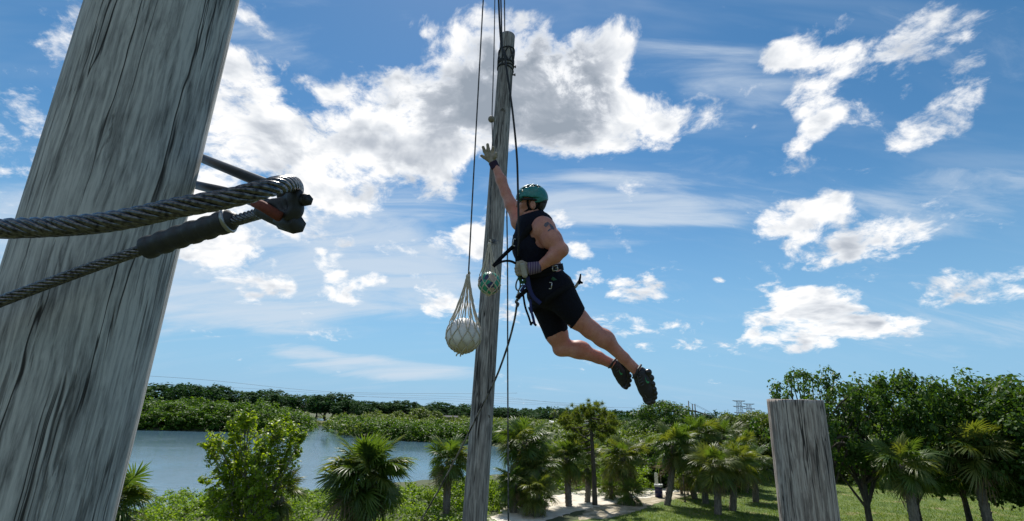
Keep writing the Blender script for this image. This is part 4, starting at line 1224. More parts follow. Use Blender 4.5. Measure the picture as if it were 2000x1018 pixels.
# ------------------------------------------------------------------ barrel, marker, thin posts on the path
def barrel():
    c = ground_pt(1287, 971, LAND + .016)
    o = empty('rubbish_barrel', tuple(c), 'dark blue rubbish barrel with a pale bag at the sandy path', 'barrel')
    prof = [(.26, 0), (.29, .02), (.285, .28), (.305, .30), (.285, .32), (.285, .58), (.305, .60), (.285, .62), (.285, .84), (.30, .86), (.30, .89), (.27, .89)]
    n = 24; th = np.arange(n) / n * 2 * PI
    V = np.concatenate([np.stack([r * np.cos(th), r * np.sin(th), 0 * th + z], 1) for r, z in prof]) + c
    i = np.arange(len(prof) - 1)[:, None] * n; j = np.arange(n)[None]
    F = np.stack([i + j, i + (j + 1) % n, i + n + (j + 1) % n, i + n + j], -1).reshape(-1, 4)
    obj('drum', V, F, simple('blue_plastic', (.012, .014, .075), .45), o)
    rs = np.random.RandomState(2)
    prof = [(.315, .74), (.32, .82), (.31, .895), (.24, .91), (.20, .84), (.02, .78)]
    V = np.concatenate([np.stack([r * np.cos(th), r * np.sin(th), 0 * th + z], 1) for r, z in prof])
    V += rs.randn(*V.shape) * .018
    i = np.arange(len(prof) - 1)[:, None] * n
    F = np.stack([i + j, i + (j + 1) % n, i + n + (j + 1) % n, i + n + j], -1).reshape(-1, 4)
    obj('bag', V + c, F, simple('bag_plastic', (.45, .46, .44), .35), o)
    # upright pale board with a rounded top behind it
    c = ground_pt(1283, 962, LAND + .016)
    o = empty('marker_board', tuple(c), 'narrow pale board with a rounded top behind the blue barrel', 'marker')
    w, h = .14, 1.25
    out = [(-w, .55), (w, .55), (w, h)] + [(w * math.cos(a), h + w * 2.0 * math.sin(a)) for a in np.linspace(.2, PI - .2, 9)] + [(-w, h)]
    n = len(out)
    V = [c + np.array([x, y, z]) for y in (-.02, .02) for x, z in out]
    obj('board', V, [tuple(range(n)), tuple(range(2 * n - 1, n - 1, -1))] + [(i, n + i, n + (i + 1) % n, (i + 1) % n) for i in range(n)], simple('pale_paint', (.62, .64, .56), .5), o, False)
    obj('post', *box(c + [0, 0.05, .5], (1, 0, 0), (0, 1, 0), (0, 0, 1), .04, .03, .5), POLEWOOD, o, False)
    c = ground_pt(1292, 962, LAND + .016)
    o = empty('short_post', tuple(c), 'short dark post with a pale cap behind the blue barrel', 'post')
    obj('shaft', *tube([c, c + [0, 0, 1.25]], .03, 8), POLEWOOD, o)
    obj('cap', *sphere(c + [0, 0, 1.28], .045, 10, 6), simple('pale_cap', (.5, .5, .45), .5), o)
barrel()
def thin_post(px, by, ty, label):
    c = ground_pt(px, by, LAND + .012)
    d = np.linalg.norm(c[:2]); q = far_pt(px, ty, d)
    o = empty('thin_post', tuple(c), label, 'post', 'two thin dark posts on the lawn')
    obj('shaft', *tube([c, [c[0], c[1], q[2]]], .045, 8), POLEWOOD, o)
    obj('foot', *tube([c, c + [0, 0, .12]], [.09, .07], 8), POLEWOOD, o)
    obj('head', *box([c[0], c[1], q[2]], (1, 0, 0), (0, 1, 0), (0, 0, 1), .09, .07, .04), POLEWOOD, o, False)
thin_post(1338, 981, 928, 'nearer of the two thin dark posts left of the front palms')
thin_post(1344, 966, 924, 'farther of the two thin dark posts left of the front palms')
# ------------------------------------------------------------------ timber posts
WOOD_POLE = wood_mat('pole_wood', (0.075, 0.068, 0.064), (0.205, 0.188, 0.175), (0.37, 0.345, 0.32), .85)
WOOD_POST = wood_mat('post_wood', (0.10, 0.082, 0.073), (0.27, 0.23, 0.205), (0.47, 0.415, 0.37), 1.9)
WOOD_NEAR = wood_mat('near_post_wood', (0.12, 0.119, 0.117), (0.32, 0.316, 0.308), (0.49, 0.48, 0.462), 2.5)
def post_mesh(A, B, ra, rb, seed, nz=150, na=96, groove=0.018, lumps=0.03, top_tilt=0.0):
    """a round timber from A up to B with grooves along the grain; z runs from A to B"""
    L = np.linalg.norm(np.asarray(B) - np.asarray(A))
    z = np.linspace(0, L, nz); th = np.arange(na) / na * 2 * PI
    TH, Z = np.meshgrid(th, z)
    r = ra + (rb - ra) * (Z / L)
    q = np.stack([np.cos(TH) * 9 + seed, np.sin(TH) * 9, Z * 0.55], -1)
    q2 = np.stack([np.cos(TH) * 1.3 + seed * 2, np.sin(TH) * 1.3, Z * 0.8], -1)
    g = fbm(q, 3)
    cr = np.clip((g - 0.60) / 0.12, 0, 1)
    rr = r * (1 + lumps * (fbm(q2, 3) - .45) - groove * 2.2 * cr + groove * (fbm(q * 2.3, 2) - .4))
    V = np.stack([np.cos(TH) * rr, np.sin(TH) * rr, Z], -1).reshape(-1, 3)
    i = np.arange(nz - 1)[:, None] * na; j = np.arange(na)[None]
    F = [np.stack([i + j, i + (j + 1) % na, i + na + (j + 1) % na, i + na + j], -1).reshape(-1, 4)]
    # the cut top: a few rings, a little rough
    rings = [V[-na:]]
    n0 = len(V); W = [V]
    for f in (.93, .6, .25):
        ring = V[-na:] * [f, f, 1] + [0, 0, 0]
        ring[:, 2] = L + .006 * (fbm(np.stack([ring[:, 0] * 40, ring[:, 1] * 40, 0 * ring[:, 0]], -1), 2) - .3)
        W.append(ring)
    W.append(np.array([[0, 0, L]]))
    base = (nz - 1) * na
    for k in range(3):
        a = base + k * na
        jj = np.arange(na)
        F.append(np.stack([a + jj, a + (jj + 1) % na, a + na + (jj + 1) % na, a + na + jj], -1))
    a = base + 3 * na; jj = np.arange(na)
    F.append(np.stack([a + jj, a + (jj + 1) % na, np.full(na, base + 4 * na)], -1))
    return np.concatenate(W), F
def post(name, A, B, ra, rb, mat, label, cat, seed, **kw):
    A = np.asarray(A); B = np.asarray(B)
    V, F = post_mesh(A, B, ra, rb, seed, **kw)
    o = link(name, make_mesh(name, V, F, mat))
    d = Vector(B - A).normalized()
    o.rotation_euler = d.to_track_quat('Z', 'Y').to_euler()
    o.location = A
    return tag(o, label, cat)

# the tall grey pole
PB0 = pt(929.5, 980, 5.25)
PT = None
for dt in np.linspace(5.5, 9, 351):
    q = pt(991.5, 71, dt)
    if q[1] >= PB0[1] + 0.02: PT = q; break
PDIR = (PT - PB0) / np.linalg.norm(PT - PB0)
PB = PB0 - PDIR * ((PB0[2] - LAND + .5) / PDIR[2])
dep = lambda P: -((np.array(CM.inverted()) @ np.append(P, 1))[2])
PR0 = 24.0 / FPX * dep(PB0); PR1 = 14.2 / FPX * dep(PT)
k = np.linalg.norm(PB - PB0) / np.linalg.norm(PT - PB0)
pole = post('timber_pole', PB, PT, PR0 + (PR0 - PR1) * k, PR1, WOOD_POLE, 'tall weathered grey timber pole with black rope tied round its top', 'pole', 3, nz=320, groove=.022, lumps=.05)
def pole_at(py):
    """axis point, radius of the pole at that height in the photograph"""
    t = np.interp(py, [71, 150, 300, 500, 740, 980], [1, .91, .765, .54, .29, 0]) if False else None
    best = min(np.linspace(-.2, 1, 601), key=lambda t: abs(proj(PB0 + (PT - PB0) * t)[1] - py))
    return PB0 + (PT - PB0) * best, PR0 + (PR1 - PR0) * best
def proj(P):
    v = np.array(CM.inverted()) @ np.append(P, 1)
    return np.array([CX + v[0] / -v[2] * FPX, CY - v[1] / -v[2] * FPX])
# its knots and bolts belong to the pole
def to_child(name, V, F, mat, parent, smooth=True):
    inv = np.array(Matrix.LocRotScale(parent.location, parent.rotation_euler, None).inverted())
    V = np.asarray(V) @ inv[:3, :3].T + inv[:3, 3]
    return link(name, make_mesh(name, V, F, mat, smooth), parent)
view_x = CMN[:3, 0]; view_y = CMN[:3, 1]; view_z = CMN[:3, 2]
KNOT = simple('knot_wood', (0.10, 0.09, 0.08), .9, var=.3)
def knot(px, py, r):
    c, R0 = pole_at(py)
    side = (px - proj(c)[0]) / FPX * dep(c)
    q = c + view_x * side + view_z * math.sqrt(max(0, R0 ** 2 - side ** 2)) * .99
    a = np.linspace(0, 2 * PI, 17)
    P = np.array([q + view_x * math.cos(t) * r + view_y * math.sin(t) * r * 1.25 for t in a])
    mb = MB(); mb.add(*tube(P, r * .42, 7, False)); mb.add(*sphere(q, (r * .5, r * .4, r * .6), 10, 6))
    V, F = mb.get(); to_child('knot', V, F, KNOT, pole)
knot(982, 221, .022); knot(983, 190, .010); knot(962, 742, .014); knot(955, 808, .012)
BOLT = simple('bolt_steel', (.08, .075, .07), .5, .6)
for py in (130, 146):
    c, R0 = pole_at(py)
    a = c + view_x * (R0 * .9); b = c + view_x * (R0 + .035)
    mb = MB(); mb.add(*tube([a, b], .010, 8)); mb.add(*tube([b - view_x * .012, b + view_x * .004], .019, 6))
    V, F = mb.get(); to_child('bolt', V, F, BOLT, pole)
# black rope lashed round the top
ROPE_K = simple('black_rope', (.012, .012, .014), .7, var=.3, scale=200)
lash = empty('rope_lashing', tuple(pole_at(128)[0]), 'black rope wound round the top of the tall grey pole', 'rope')
def ring_at(py, tilt, k=1.03, r=.012):
    c, R0 = pole_at(py)
    u = np.cross(PDIR, view_z); u /= np.linalg.norm(u); w = np.cross(u, PDIR)
    a = np.linspace(0, 2 * PI, 41)
    return np.array([c + (u * math.cos(t) + w * math.sin(t)) * R0 * k + PDIR * tilt * math.cos(t) * R0 for t in a])
for py, tl in ((137, -.25), (133.5, .2), (126.5, .15), (125, -.15), (101, .2)):
    obj('turn', *tube(ring_at(py, tl), .0105, 7, False), ROPE_K, lash)
c0, R0 = pole_at(128); c1, R1 = pole_at(100)
u = np.cross(PDIR, view_z); u /= np.linalg.norm(u); w = np.cross(u, PDIR)
for k in range(6):
    a0 = k * PI / 3 + .2
    for s in (-1, 1):
        P = []
        for t in np.linspace(0, 1, 9):
            a = a0 + s * t * PI / 3.2
            P.append(c0 + (c1 - c0) * t + (u * math.cos(a) + w * math.sin(a)) * (R0 + (R1 - R0) * t) * 1.05)
        obj('diagonal', *tube(P, .0095, 6, False), ROPE_K, lash)

# the cut post at the right, the one the jumper left
top = pt(1552, 781, 2.55); low = pt(1577, 985, 2.42)
dirp = (top - low) / np.linalg.norm(top - low)
post('cut_post', top - dirp * (top[2] - LAND + .3) / dirp[2], top, 51.5 / FPX * 2.5, 49 / FPX * 2.55, WOOD_POST, 'thick weathered grey post with a flat sawn top at the lower right', 'post', 11, nz=420, groove=.04, lumps=.05)

# the near post at the left
a = pt(462, 30, 1.02); b = pt(366, 430, .93)
rn = .112
ax = (a - b) / np.linalg.norm(a - b)
off = np.cross(view_z, ax); off /= np.linalg.norm(off)
if off @ view_x > 0: off = -off
d1 = (a - CMN[:3, 3]); d2 = (b - CMN[:3, 3])
nrm = np.cross(d1, d2); nrm /= np.linalg.norm(nrm)
if nrm @ view_x > 0: nrm = -nrm
mid = (a + b) / 2 + nrm * rn
post('near_post', mid - ax * ((mid[2] - LAND + .2) / ax[2]), mid + ax * 2.6, rn, rn, WOOD_NEAR, 'large weathered grey post close to the viewer at the upper left', 'post', 23, nz=520, groove=.02, lumps=.012)

# ------------------------------------------------------------------ steel cable with clamp
m, nt, b_, out = new_mat('cable_steel')
tc = nt.new('ShaderNodeTexCoord')
n = nt.noise(tc.outputs['Object'], 300, 4, .6)
nt.link(nt.ramp(n, [(.35, (.03, .03, .033)), (.65, (.17, .168, .165))]), b_.inputs['Base Color'])
b_.inputs['Metallic'].default_value = .9; b_.inputs['Roughness'].default_value = .27
bump(nt, b_, n, .3, .0005)
CABLE = m
CAST = simple('cast_steel', (.026, .028, .031), .5, .3, .3, 160, bs=.4, bd=.0006)
RUST = simple('rusted_steel', (.15, .035, .02), .8, .1, .4, 260, bs=.5, bd=.0006)
COAT = simple('black_coated_cable', (.007, .007, .008), .45, .0, .2, 60, spec=.3)
def wire_rope(P, R0, strands=8, pitch=.11, wires=True, phase=0.0, seg=9):
    """laid rope: strands wound round a core along P, fine wires cut as ridges on each"""
    P = spline(P, 420)
    T, N, B = frames(P)
    s = np.concatenate([[0], np.cumsum(np.linalg.norm(np.diff(P, axis=0), axis=1))])
    rs_ = R0 * math.sin(PI / strands) / (1 + math.sin(PI / strands)) * 1.12
    rc = R0 - rs_
    out = []
    for k in range(strands):
        a = s / pitch * 2 * PI + 2 * PI * k / strands + phase
        Q = P + (N * np.cos(a)[:, None] + B * np.sin(a)[:, None]) * rc
        out.append(tube(Q, rs_, seg))
    core = tube(P, rc * .95, 10)
    return out, core
cab = empty('steel_cable', tuple(pt(560, 380, .45)), 'thick twisted steel wire rope bent into an eye close to the viewer', 'cable')
main = [pt(-260, 452, .37), pt(150, 440, .37), pt(361, 403, .375), pt(440, 389, .385), pt(510, 371, .40), pt(550, 360.5, .425), pt(573, 361, .47), pt(576, 377, .53), pt(560, 397, .58), pt(525, 412, .63), pt(500, 419, .66), pt(470, 428, .68), pt(440, 436, .69), pt(361, 460, .70), pt(300, 480, .705), pt(150, 533, .69), pt(-60, 612, .66), pt(-300, 705, .63)]
st, core = wire_rope(main, 20.5 / FPX * .38, 7, .066, seg=12)
for V, F in st: obj('strand', V, F, CABLE, cab)
obj('core', *core, CABLE, cab)
# pressed sleeve on the return end
slv = empty('pressed_sleeve', tuple(pt(410, 446, .70)), 'dark ribbed metal sleeve pressed on the returning cable end', 'cable sleeve')
P = np.array([pt(286, 485, .706), pt(300, 480, .705), pt(361, 459, .70), pt(400, 447, .695), pt(440, 433.5, .69), pt(446, 431.5, .69)])
P = spline(P, 120); n = len(P); t = np.linspace(0, 1, n)
s_ = np.concatenate([[0], np.cumsum(np.linalg.norm(np.diff(P, axis=0), axis=1))])
rr = (22.0 / FPX * .70) * (1 + .055 * np.sign(np.sin(s_ / .0235 * 2 * PI)) * np.abs(np.sin(s_ / .0235 * 2 * PI)) ** .4)
V, F = tube(P, rr, 20)
obj('sleeve', V, F, CAST, slv)
# flared bright rim and hollow mouth
T_, N_, B_ = frames(P)
e = P[-1]; tx = T_[-1]; nx = N_[-1]; bx = B_[-1]
prof = [(20, -7), (23.5, -4), (25, 0), (23.5, 3), (19, 3.5), (15, 1), (13, -5)]
ang = np.arange(28) / 28 * 2 * PI
V = np.concatenate([[e + tx * (h / FPX * .69) + (nx * math.cos(a) + bx * math.sin(a)) * (r / FPX * .69) for a in ang] for r, h in prof])
i = np.arange(len(prof) - 1)[:, None] * 28; j = np.arange(28)[None]
obj('rim', V, np.stack([i + j, i + (j + 1) % 28, i + 28 + (j + 1) % 28, i + 28 + j], -1).reshape(-1, 4), simple('worn_rim', (.30, .30, .29), .35, .85, .2, 200), slv)
# the second, black coated cable that runs round the post and back to the clamp
rod = empty('black_cable', tuple(pt(450, 345, .75)), 'smooth black cable leading from the clamp round the near post', 'cable')
obj('upper_run', *tube(spline([pt(575, 388, .66), pt(540, 369, .72), pt(500, 352, .79), pt(401, 312, 1.01), pt(330, 283, 1.18), pt(240, 262, 1.5)], 60), np.full(61, .0092), 14), COAT, rod)
obj('lower_run', *tube(spline([pt(560, 410, .66), pt(505, 395, .73), pt(440, 375, .87), pt(385, 362, 1.01), pt(330, 348, 1.18), pt(240, 335, 1.5)], 60), np.full(61, .0088), 14), COAT, rod)
# clamp
clp = empty('cable_clamp', tuple(pt(550, 405, .5)), 'dark steel cable clamp with hexagon nuts and a rusty red bolt', 'cable clamp')
dC = .475
def q(px, py, d=dC): return pt(px, py, d)
u_ = dC / FPX
S = SDF(np.min([q(480, 330), q(620, 470), q(480, 470, .6), q(620, 330, .38)], 0) - .02, np.max([q(480, 330), q(620, 470), q(480, 470, .6), q(620, 330, .38)], 0) + .02, .0022)
S.cone(q(528, 397), q(578, 384), 6 * u_, 12 * u_, .006)
S.cone(q(530, 398), q(566, 424), 6 * u_, 8 * u_, .006)
S.cone(q(578, 372), q(580, 405), 8 * u_, 11 * u_, .010)
S.cone(q(563, 406), q(572, 416), 14 * u_, 14 * u_, .010)
S.cone(q(552, 380, .5), q(585, 372, .5), 12 * u_, 9 * u_, .010)
S.cone(q(545, 408, .5), q(520, 418, .5), 14 * u_, 10 * u_, .008)
S.cone(q(540, 372, .47), q(556, 404, .47), 6 * u_, 6 * u_, .006, op='sub')
obj('saddle', *S.mesh(), CAST, clp)
def hexnut(A, B, r, name, mat=CAST, seg=6, parent=clp):
    obj(name, *tube([A, A + (B - A) * .08, A + (B - A) * .92, B], [r * .88, r, r, r * .88], seg), mat, parent, smooth=False)
hexnut(q(580, 387, .485), q(601, 391, .47), 13 * u_, 'nut')
obj('bolt_end', *tube([q(596, 390, .475), q(601, 391, .468)], 7 * u_, 12), CAST, clp)
obj('barrel', *tube(spline([q(508, 410, .50), q(530, 421, .495), q(552, 431, .49)], 8), np.full(9, 15.5 * u_), 18), CAST, clp)
hexnut(q(548, 429, .49), q(583, 440, .475), 19.5 * u_, 'large_nut')
obj('rusty_bolt', *tube([q(497, 395, .47), q(515, 404, .468), q(547, 424, .466)], 10 * u_, 14), RUST, clp)

# ------------------------------------------------------------------ ropes and hanging balls
m, nt, b_, out = new_mat('grey_line')
tc = nt.new('ShaderNodeTexCoord')
n = nt.noise(tc.outputs['Object'], 18, 3, .5)
nt.link(nt.ramp(n, [(.4, (.02, .02, .024)), (.6, (.12, .115, .11))]), b_.inputs['Base Color']); b_.inputs['Roughness'].default_value = .7
LINE = m
m, nt, b_, out = new_mat('speckled_rope')
tc = nt.new('ShaderNodeTexCoord')
wv = nt.new('ShaderNodeTexWave', wave_type='BANDS', bands_direction='DIAGONAL'); nt.link(tc.outputs['Object'], wv.inputs[0])
wv.inputs['Scale'].default_value = 24; wv.inputs['Distortion'].default_value = 2.0
nt.link(nt.ramp(wv.outputs[1], [(.45, (.012, .012, .016)), (.6, (.16, .15, .15))]), b_.inputs['Base Color']); b_.inputs['Roughness'].default_value = .8
SPECK = m
def rope(pts, r, mat, label, name='rope', n=60, group=None, seg=7):
    P = spline([pt(*p) for p in pts], n)
    return tag(obj(name, *tube(P, r, seg), mat), label, 'rope', group)
rope([(957, -420, 5.1), (945, -40, 4.55), (942, 30, 4.45), (930, 250, 4.2), (922, 400, 4.08), (915, 536, 4.0)], .0062, LINE, 'thin dark line that carries the large white ball, left of the pole')
rope([(972, -420, 6.6), (966, 30, 5.6), (963, 160, 5.2), (961, 228, 5.05), (962, 300, 4.95), (958, 400, 4.85), (956, 474, 4.8)], .006, LINE, 'thin line with a small ball on it, running down the left side of the pole')
rope([(962, -420, 3.9), (975, 30, 3.75), (986, 112, 3.68), (1000, 210, 3.58), (1009, 300, 3.5), (1011.5, 370, 3.44), (1012.5, 420, 3.34), (1013, 470, 3.32), (1012, 500, 3.36)], .0078, ROPE_K, 'thick black safety rope running from above down to the jumper\'s chest', 'safety_rope', 80)
rope([(983, -420, 9.6), (985.5, 30, 8.2), (988, 300, 7.3), (991, 500, 6.9), (991.5, 700, 6.7), (992, 830, 6.6), (993, 1050, 6.5)], .0105, LINE, 'straight thin vertical line just right of the pole, behind the jumper')
rope([(968, -420, 5.9), (979, 30, 5.75), (981, 110, 5.72), (980, 128, 5.73)], .009, ROPE_K, 'short dark line from above into the lashing on the pole top')
rope([(1010, 592, 3.36), (1004, 628, 3.4), (990, 680, 3.5), (967, 742, 3.65), (938, 800, 3.85), (912, 853, 4.05), (880, 915, 4.4), (845, 978, 4.8), (790, 1070, 5.6)], .0075, SPECK, 'dark speckled rope slanting down left from the jumper across the pole', 'safety_rope', 80)
tag(obj('small_ball', *sphere(pt(960, 233, 5.05), 6.8 / FPX * 5.05, 20, 12), simple('old_wood_ball', (.20, .17, .13), .7, var=.2, scale=30)), 'small round wooden ball on the thin line beside the pole', 'ball')

CORD = simple('net_cord', (.50, .45, .37), .8, var=.2, scale=120)
def netted_ball(cx, cy, rpx, apex_px, apex_py, d, label, mat, ncord, seed, net_label, mats=None):
    c = pt(cx, cy, d); rb = rpx / FPX * d
    apex = pt(apex_px, apex_py, d)
    o = empty('ball', tuple(c), label, 'ball')
    obj('shell', *sphere(c, rb, 40, 24), mat, o)
    net = empty('cord_net', tuple(apex), net_label, 'net')
    up = apex - c; H = np.linalg.norm(up); up = up / H
    a = np.cross(up, view_z); a /= np.linalg.norm(a); b = np.cross(a, up)
    # profile from the bottom of the ball up to the knot
    th_t = math.acos(min(.9, rb * 1.02 / H)) * .88 + 0.0
    ths = np.linspace(-PI / 2 + .10, PI / 2 - th_t + .12, 30)
    prof = [(rb * 1.025 * math.cos(t), rb * 1.025 * math.sin(t)) for t in ths]
    r0, z0 = prof[-1]
    for t in np.linspace(0, 1, 18)[1:]:
        prof.append((r0 * (1 - t) ** 1.15 * (1 - .12 * math.sin(PI * t)) + .010, z0 + (H - z0) * t))
    prof = np.array(prof); n = len(prof)
    rs = np.random.RandomState(seed)
    f = np.linspace(0, 1, n)
    amp = 2 * PI / ncord * 2.0
    gph = np.where(f < .70, f / .62, .70 / .62 + (f - .70) * .5)
    mb = MB()
    r_c = .0045 * (rb / .145) ** .3
    for s in (-1, 1):
        for k in range(ncord):
            ph = 2 * PI * k / ncord + s * amp * gph + rs.randn() * .04
            P = c + (a * np.cos(ph)[:, None] + b * np.sin(ph)[:, None]) * prof[:, :1] + up * prof[:, 1:]
            P = P + rs.randn(*P.shape) * .0012
            mb.add(*tube(P, r_c, 6, False))
            for q_ in (.31 / 1.5 * .62, .62 / 1.5, .62 * .5 * 1.33 , .62):   # knots where cords cross
                i_ = int(q_ * (n - 1)); mb.add(*sphere(P[i_], r_c * 1.7, 6, 4))
    mb.build('mesh', CORD, net)
    kb = MB(); kb.add(*sphere(apex + up * .004, (.018, .018, .024), 12, 8))
    kb.add(*tube(spline([apex, apex + up * .03 + a * .012, apex + up * .05], 8), .007, 6)); kb.build('top_knot', CORD, net)
    kb = MB()
    bt = c - up * rb * 1.03
    for s in (-1.0, -.3):
        kb.add(*tube(spline([bt + a * s * rb * .15, bt + a * s * rb * .3 - up * rb * .08, bt + a * s * rb * .33 - up * rb * .2], 6), .006, 6))
    kb.add(*sphere(bt, .016, 10, 6)); kb.build('bottom_tie', CORD, net)
    return o
m, nt, b_, out = new_mat('white_buoy')
tc = nt.new('ShaderNodeTexCoord')
n = nt.noise(tc.outputs['Object'], 9, 6, .7)
sep = nt.new('ShaderNodeSeparateXYZ'); nt.link(tc.outputs['Object'], sep.inputs[0])
f = nt.math('ADD', nt.step(sep.outputs[2], -.02, -.13), nt.math('MULTIPLY', nt.math('SUBTRACT', n, .5), 1.2), clamp=True)
nt.link(nt.mix(f, (.70, .69, .68), (.40, .34, .22)), b_.inputs['Base Color']); b_.inputs['Roughness'].default_value = .55
WHITE_BALL = m
m, nt, b_, out = new_mat('panelled_ball')
tc = nt.new('ShaderNodeTexCoord')
vo = nt.new('ShaderNodeTexVoronoi', feature='F1'); nt.link(nt.mapping(tc.outputs['Object'], loc=(.31, .12, .22)), vo.inputs['Vector']); vo.inputs['Scale'].default_value = 17
sp = nt.new('ShaderNodeSeparateColor'); nt.link(vo.outputs['Color'], sp.inputs[0])
c = nt.ramp(sp.outputs[0], [(0, (.015, .26, .16)), (.36, (.36, .34, .31)), (.50, (.015, .02, .085)), (.66, (.015, .28, .17)), (.76, (.36, .29, .24)), (.88, (.02, .025, .09))])
c.node.color_ramp.interpolation = 'CONSTANT'
nt.link(c, b_.inputs['Base Color']); b_.inputs['Roughness'].default_value = .4
SOCCER = m
netted_ball(905.5, 655, 34.0, 914, 541, 4.0, 'large off white ball hanging left of the pole in a cord net', WHITE_BALL, 10, 1, 'pale cord net that hangs round the large white ball')
netted_ball(956, 553, 22.0, 956, 478, 4.8, 'green white and navy ball hanging in front of the pole', SOCCER, 8, 2, 'pale cord net that hangs round the green ball at the pole')
# little eye bolt and frayed string that tie the green ball's net at the pole
eb = empty('eye_bolt', tuple(pt(958, 470, 4.9)), 'small eye bolt with frayed string on the pole above the green ball', 'bolt')
c_, R_ = pole_at(472)
qf = c_ + view_z * R_ * .97
a = np.linspace(0, 2 * PI, 17)
obj('eye', *tube([qf + view_z * .04 + view_x * math.cos(t) * .018 + view_y * math.sin(t) * .018 for t in a], .006, 6, False), BOLT, eb)
obj('shank', *tube([qf - view_z * .02, qf + view_z * .03], .007, 8), BOLT, eb)
mb = MB(); rs = np.random.RandomState(4)
for k in range(9):
    e = qf + view_z * .05 + view_x * rs.uniform(-.02, .07) + view_y * rs.uniform(-.05, .06)
    mb.add(*tube(spline([qf + view_z * .045, (qf + view_z * .05 + e) / 2 + rs.randn(3) * .01, e], 6), .003, 5))
mb.build('frayed_string', simple('blue_string', (.10, .12, .16), .8, var=.4), eb)
# ------------------------------------------------------------------ the jumper
D0 = 3.5
U = D0 / FPX                       # one photograph pixel at the jumper, in metres
def c3(px, py, dz=0.0):
    d = D0 - dz
    return np.array([(px - CX) * d / FPX, -(py - CY) * d / FPX, -d])
def to_world(V):
    return np.asarray(V) @ CMN[:3, :3].T + CMN[:3, 3]
def grid(x0, y0, x1, y1, z0, z1, h):
    P = np.array([c3(x, y, z) for x in (x0, x1) for y in (y0, y1) for z in (z0, z1)])
    return SDF(P.min(0), P.max(0), h)
ZD = (0, 0, 1)
SKIN_M, nt, b, out = new_mat('skin')
tc = nt.new('ShaderNodeTexCoord')
n1 = nt.noise(tc.outputs['Object'], 14, 6, .65); n2 = nt.noise(tc.outputs['Object'], 160, 3, .6)
c = nt.ramp(n1, [(.32, (.40, .150, .105)), (.52, (.47, .200, .145)), (.70, (.53, .26, .19))])
nt.link(nt.mix(nt.step(n2, .56, .70, 0, .6), c, (.27, .10, .07)), b.inputs['Base Color'])
b.inputs['Roughness'].default_value = .5
b.inputs['Subsurface Weight'].default_value = .12
b.inputs['Subsurface Radius'].default_value = (.012, .005, .003)
b.inputs['Subsurface Scale'].default_value = 1.0
bump(nt, b, n2, .15, .002)
def cloth(name, col, scale=500, rough=.85, wr=.6):
    m, nt, b, out = new_mat(name)
    tc = nt.new('ShaderNodeTexCoord')
    w = nt.noise(nt.mapping(tc.outputs['Object'], scale=(1.6, .8, 1)), 9, 5, .6, .6)
    f = nt.noise(tc.outputs['Object'], scale, 2, .5)
    c = np.array(col)
    nt.link(nt.mix(w, tuple(c * .75), tuple(np.clip(c * 1.3, 0, 1))), b.inputs['Base Color'])
    b.inputs['Roughness'].default_value = rough
    b.inputs['Specular IOR Level'].default_value = .18
    bump(nt, b, nt.math('ADD', w, nt.math('MULTIPLY', f, .06)), wr, .03)
    return m
VEST = cloth('vest_cloth', (.0045, .0055, .014))
SHORT = cloth('shorts_cloth', (.004, .0045, .010))
WEB_K = simple('black_webbing', (.006, .006, .008), .8, var=.3, scale=300, spec=.15)
WEB_B = simple('blue_webbing', (.012, .018, .11), .7, var=.3, scale=300)
WEB_G = simple('green_webbing', (.012, .075, .035), .7, var=.3, scale=300)
ALU = simple('buckle_metal', (.55, .55, .55), .32, .9, .1, 200)
man = empty('person', tuple(to_world(c3(1060, 545))), 'person in green helmet and black vest leaping with one arm raised', 'person')

# body -----------------------------------------------------------------
S = grid(940, 310, 1268, 745, -.50, .42, .0055)
def B(S, a, b, ra, rb, k=.03, **kw):
    S.cone(c3(*a), c3(*b), ra * U, rb * U, k, **kw); return S
B(S, (1043, 446, 0), (1047, 482, 0), 33, 35, .04, sz=.78, zdir=ZD)
B(S, (1047, 482, 0), (1055, 516, 0), 35, 36, .05, sz=.84, zdir=ZD)
B(S, (1055, 516, 0), (1069, 558, 0), 36, 39, .05, sz=.82, zdir=ZD)
B(S, (1052, 436, .10), (1028, 434, -.10), 17, 16, .05)                  # shoulder girdle
# near leg
B(S, (1090, 568, .085), (1127, 622, .085), 33, 20, .05)
B(S, (1127, 622, .085), (1155, 645, .085), 20, 16.5, .03)
B(S, (1153, 644, .085), (1178, 660, .085), 16, 15.2, .03)
B(S, (1178, 660, .085), (1218, 699, .085), 15.2, 10.4, .03)
B(S, (1218, 699, .085), (1248, 729, .085), 10.4, 10.2, .02)
S.ell(c3(1181, 662, .085), (17 * U, 12 * U, 13 * U), .05)
# far leg
B(S, (1067, 578, -.085), (1087, 652, -.085), 34, 22.5, .05)
B(S, (1087, 652, -.085), (1098, 677, -.085), 22, 17.5, .03)
S.ell(c3(1092, 684, -.085), (11 * U, 10 * U, 12 * U), .03)
B(S, (1099, 678, -.085), (1130, 684, -.08), 16.5, 16.4, .03)
B(S, (1130, 684, -.08), (1168, 698, -.075), 16.4, 11.8, .03)
B(S, (1168, 698, -.075), (1200, 713, -.07), 11.5, 9.6, .02)
S.ell(c3(1134, 678, -.08), (18 * U, 11 * U, 13 * U), .03)
# near arm, bent to the waist
S.ell(c3(1063, 446, .165), (20 * U, 21 * U, 17 * U), .04)
B(S, (1064, 447, .17), (1079, 467, .215), 18, 16.5, .03)
B(S, (1079, 467, .215), (1096, 488, .26), 16.5, 12.5, .03)
S.ell(c3(1072, 469, .20), (13 * U, 16 * U, 13 * U), .03)
B(S, (1096, 489, .26), (1083, 500, .25), 12.8, 13.4, .02)
B(S, (1083, 500, .25), (1054, 521, .21), 13.4, 8.6, .02)
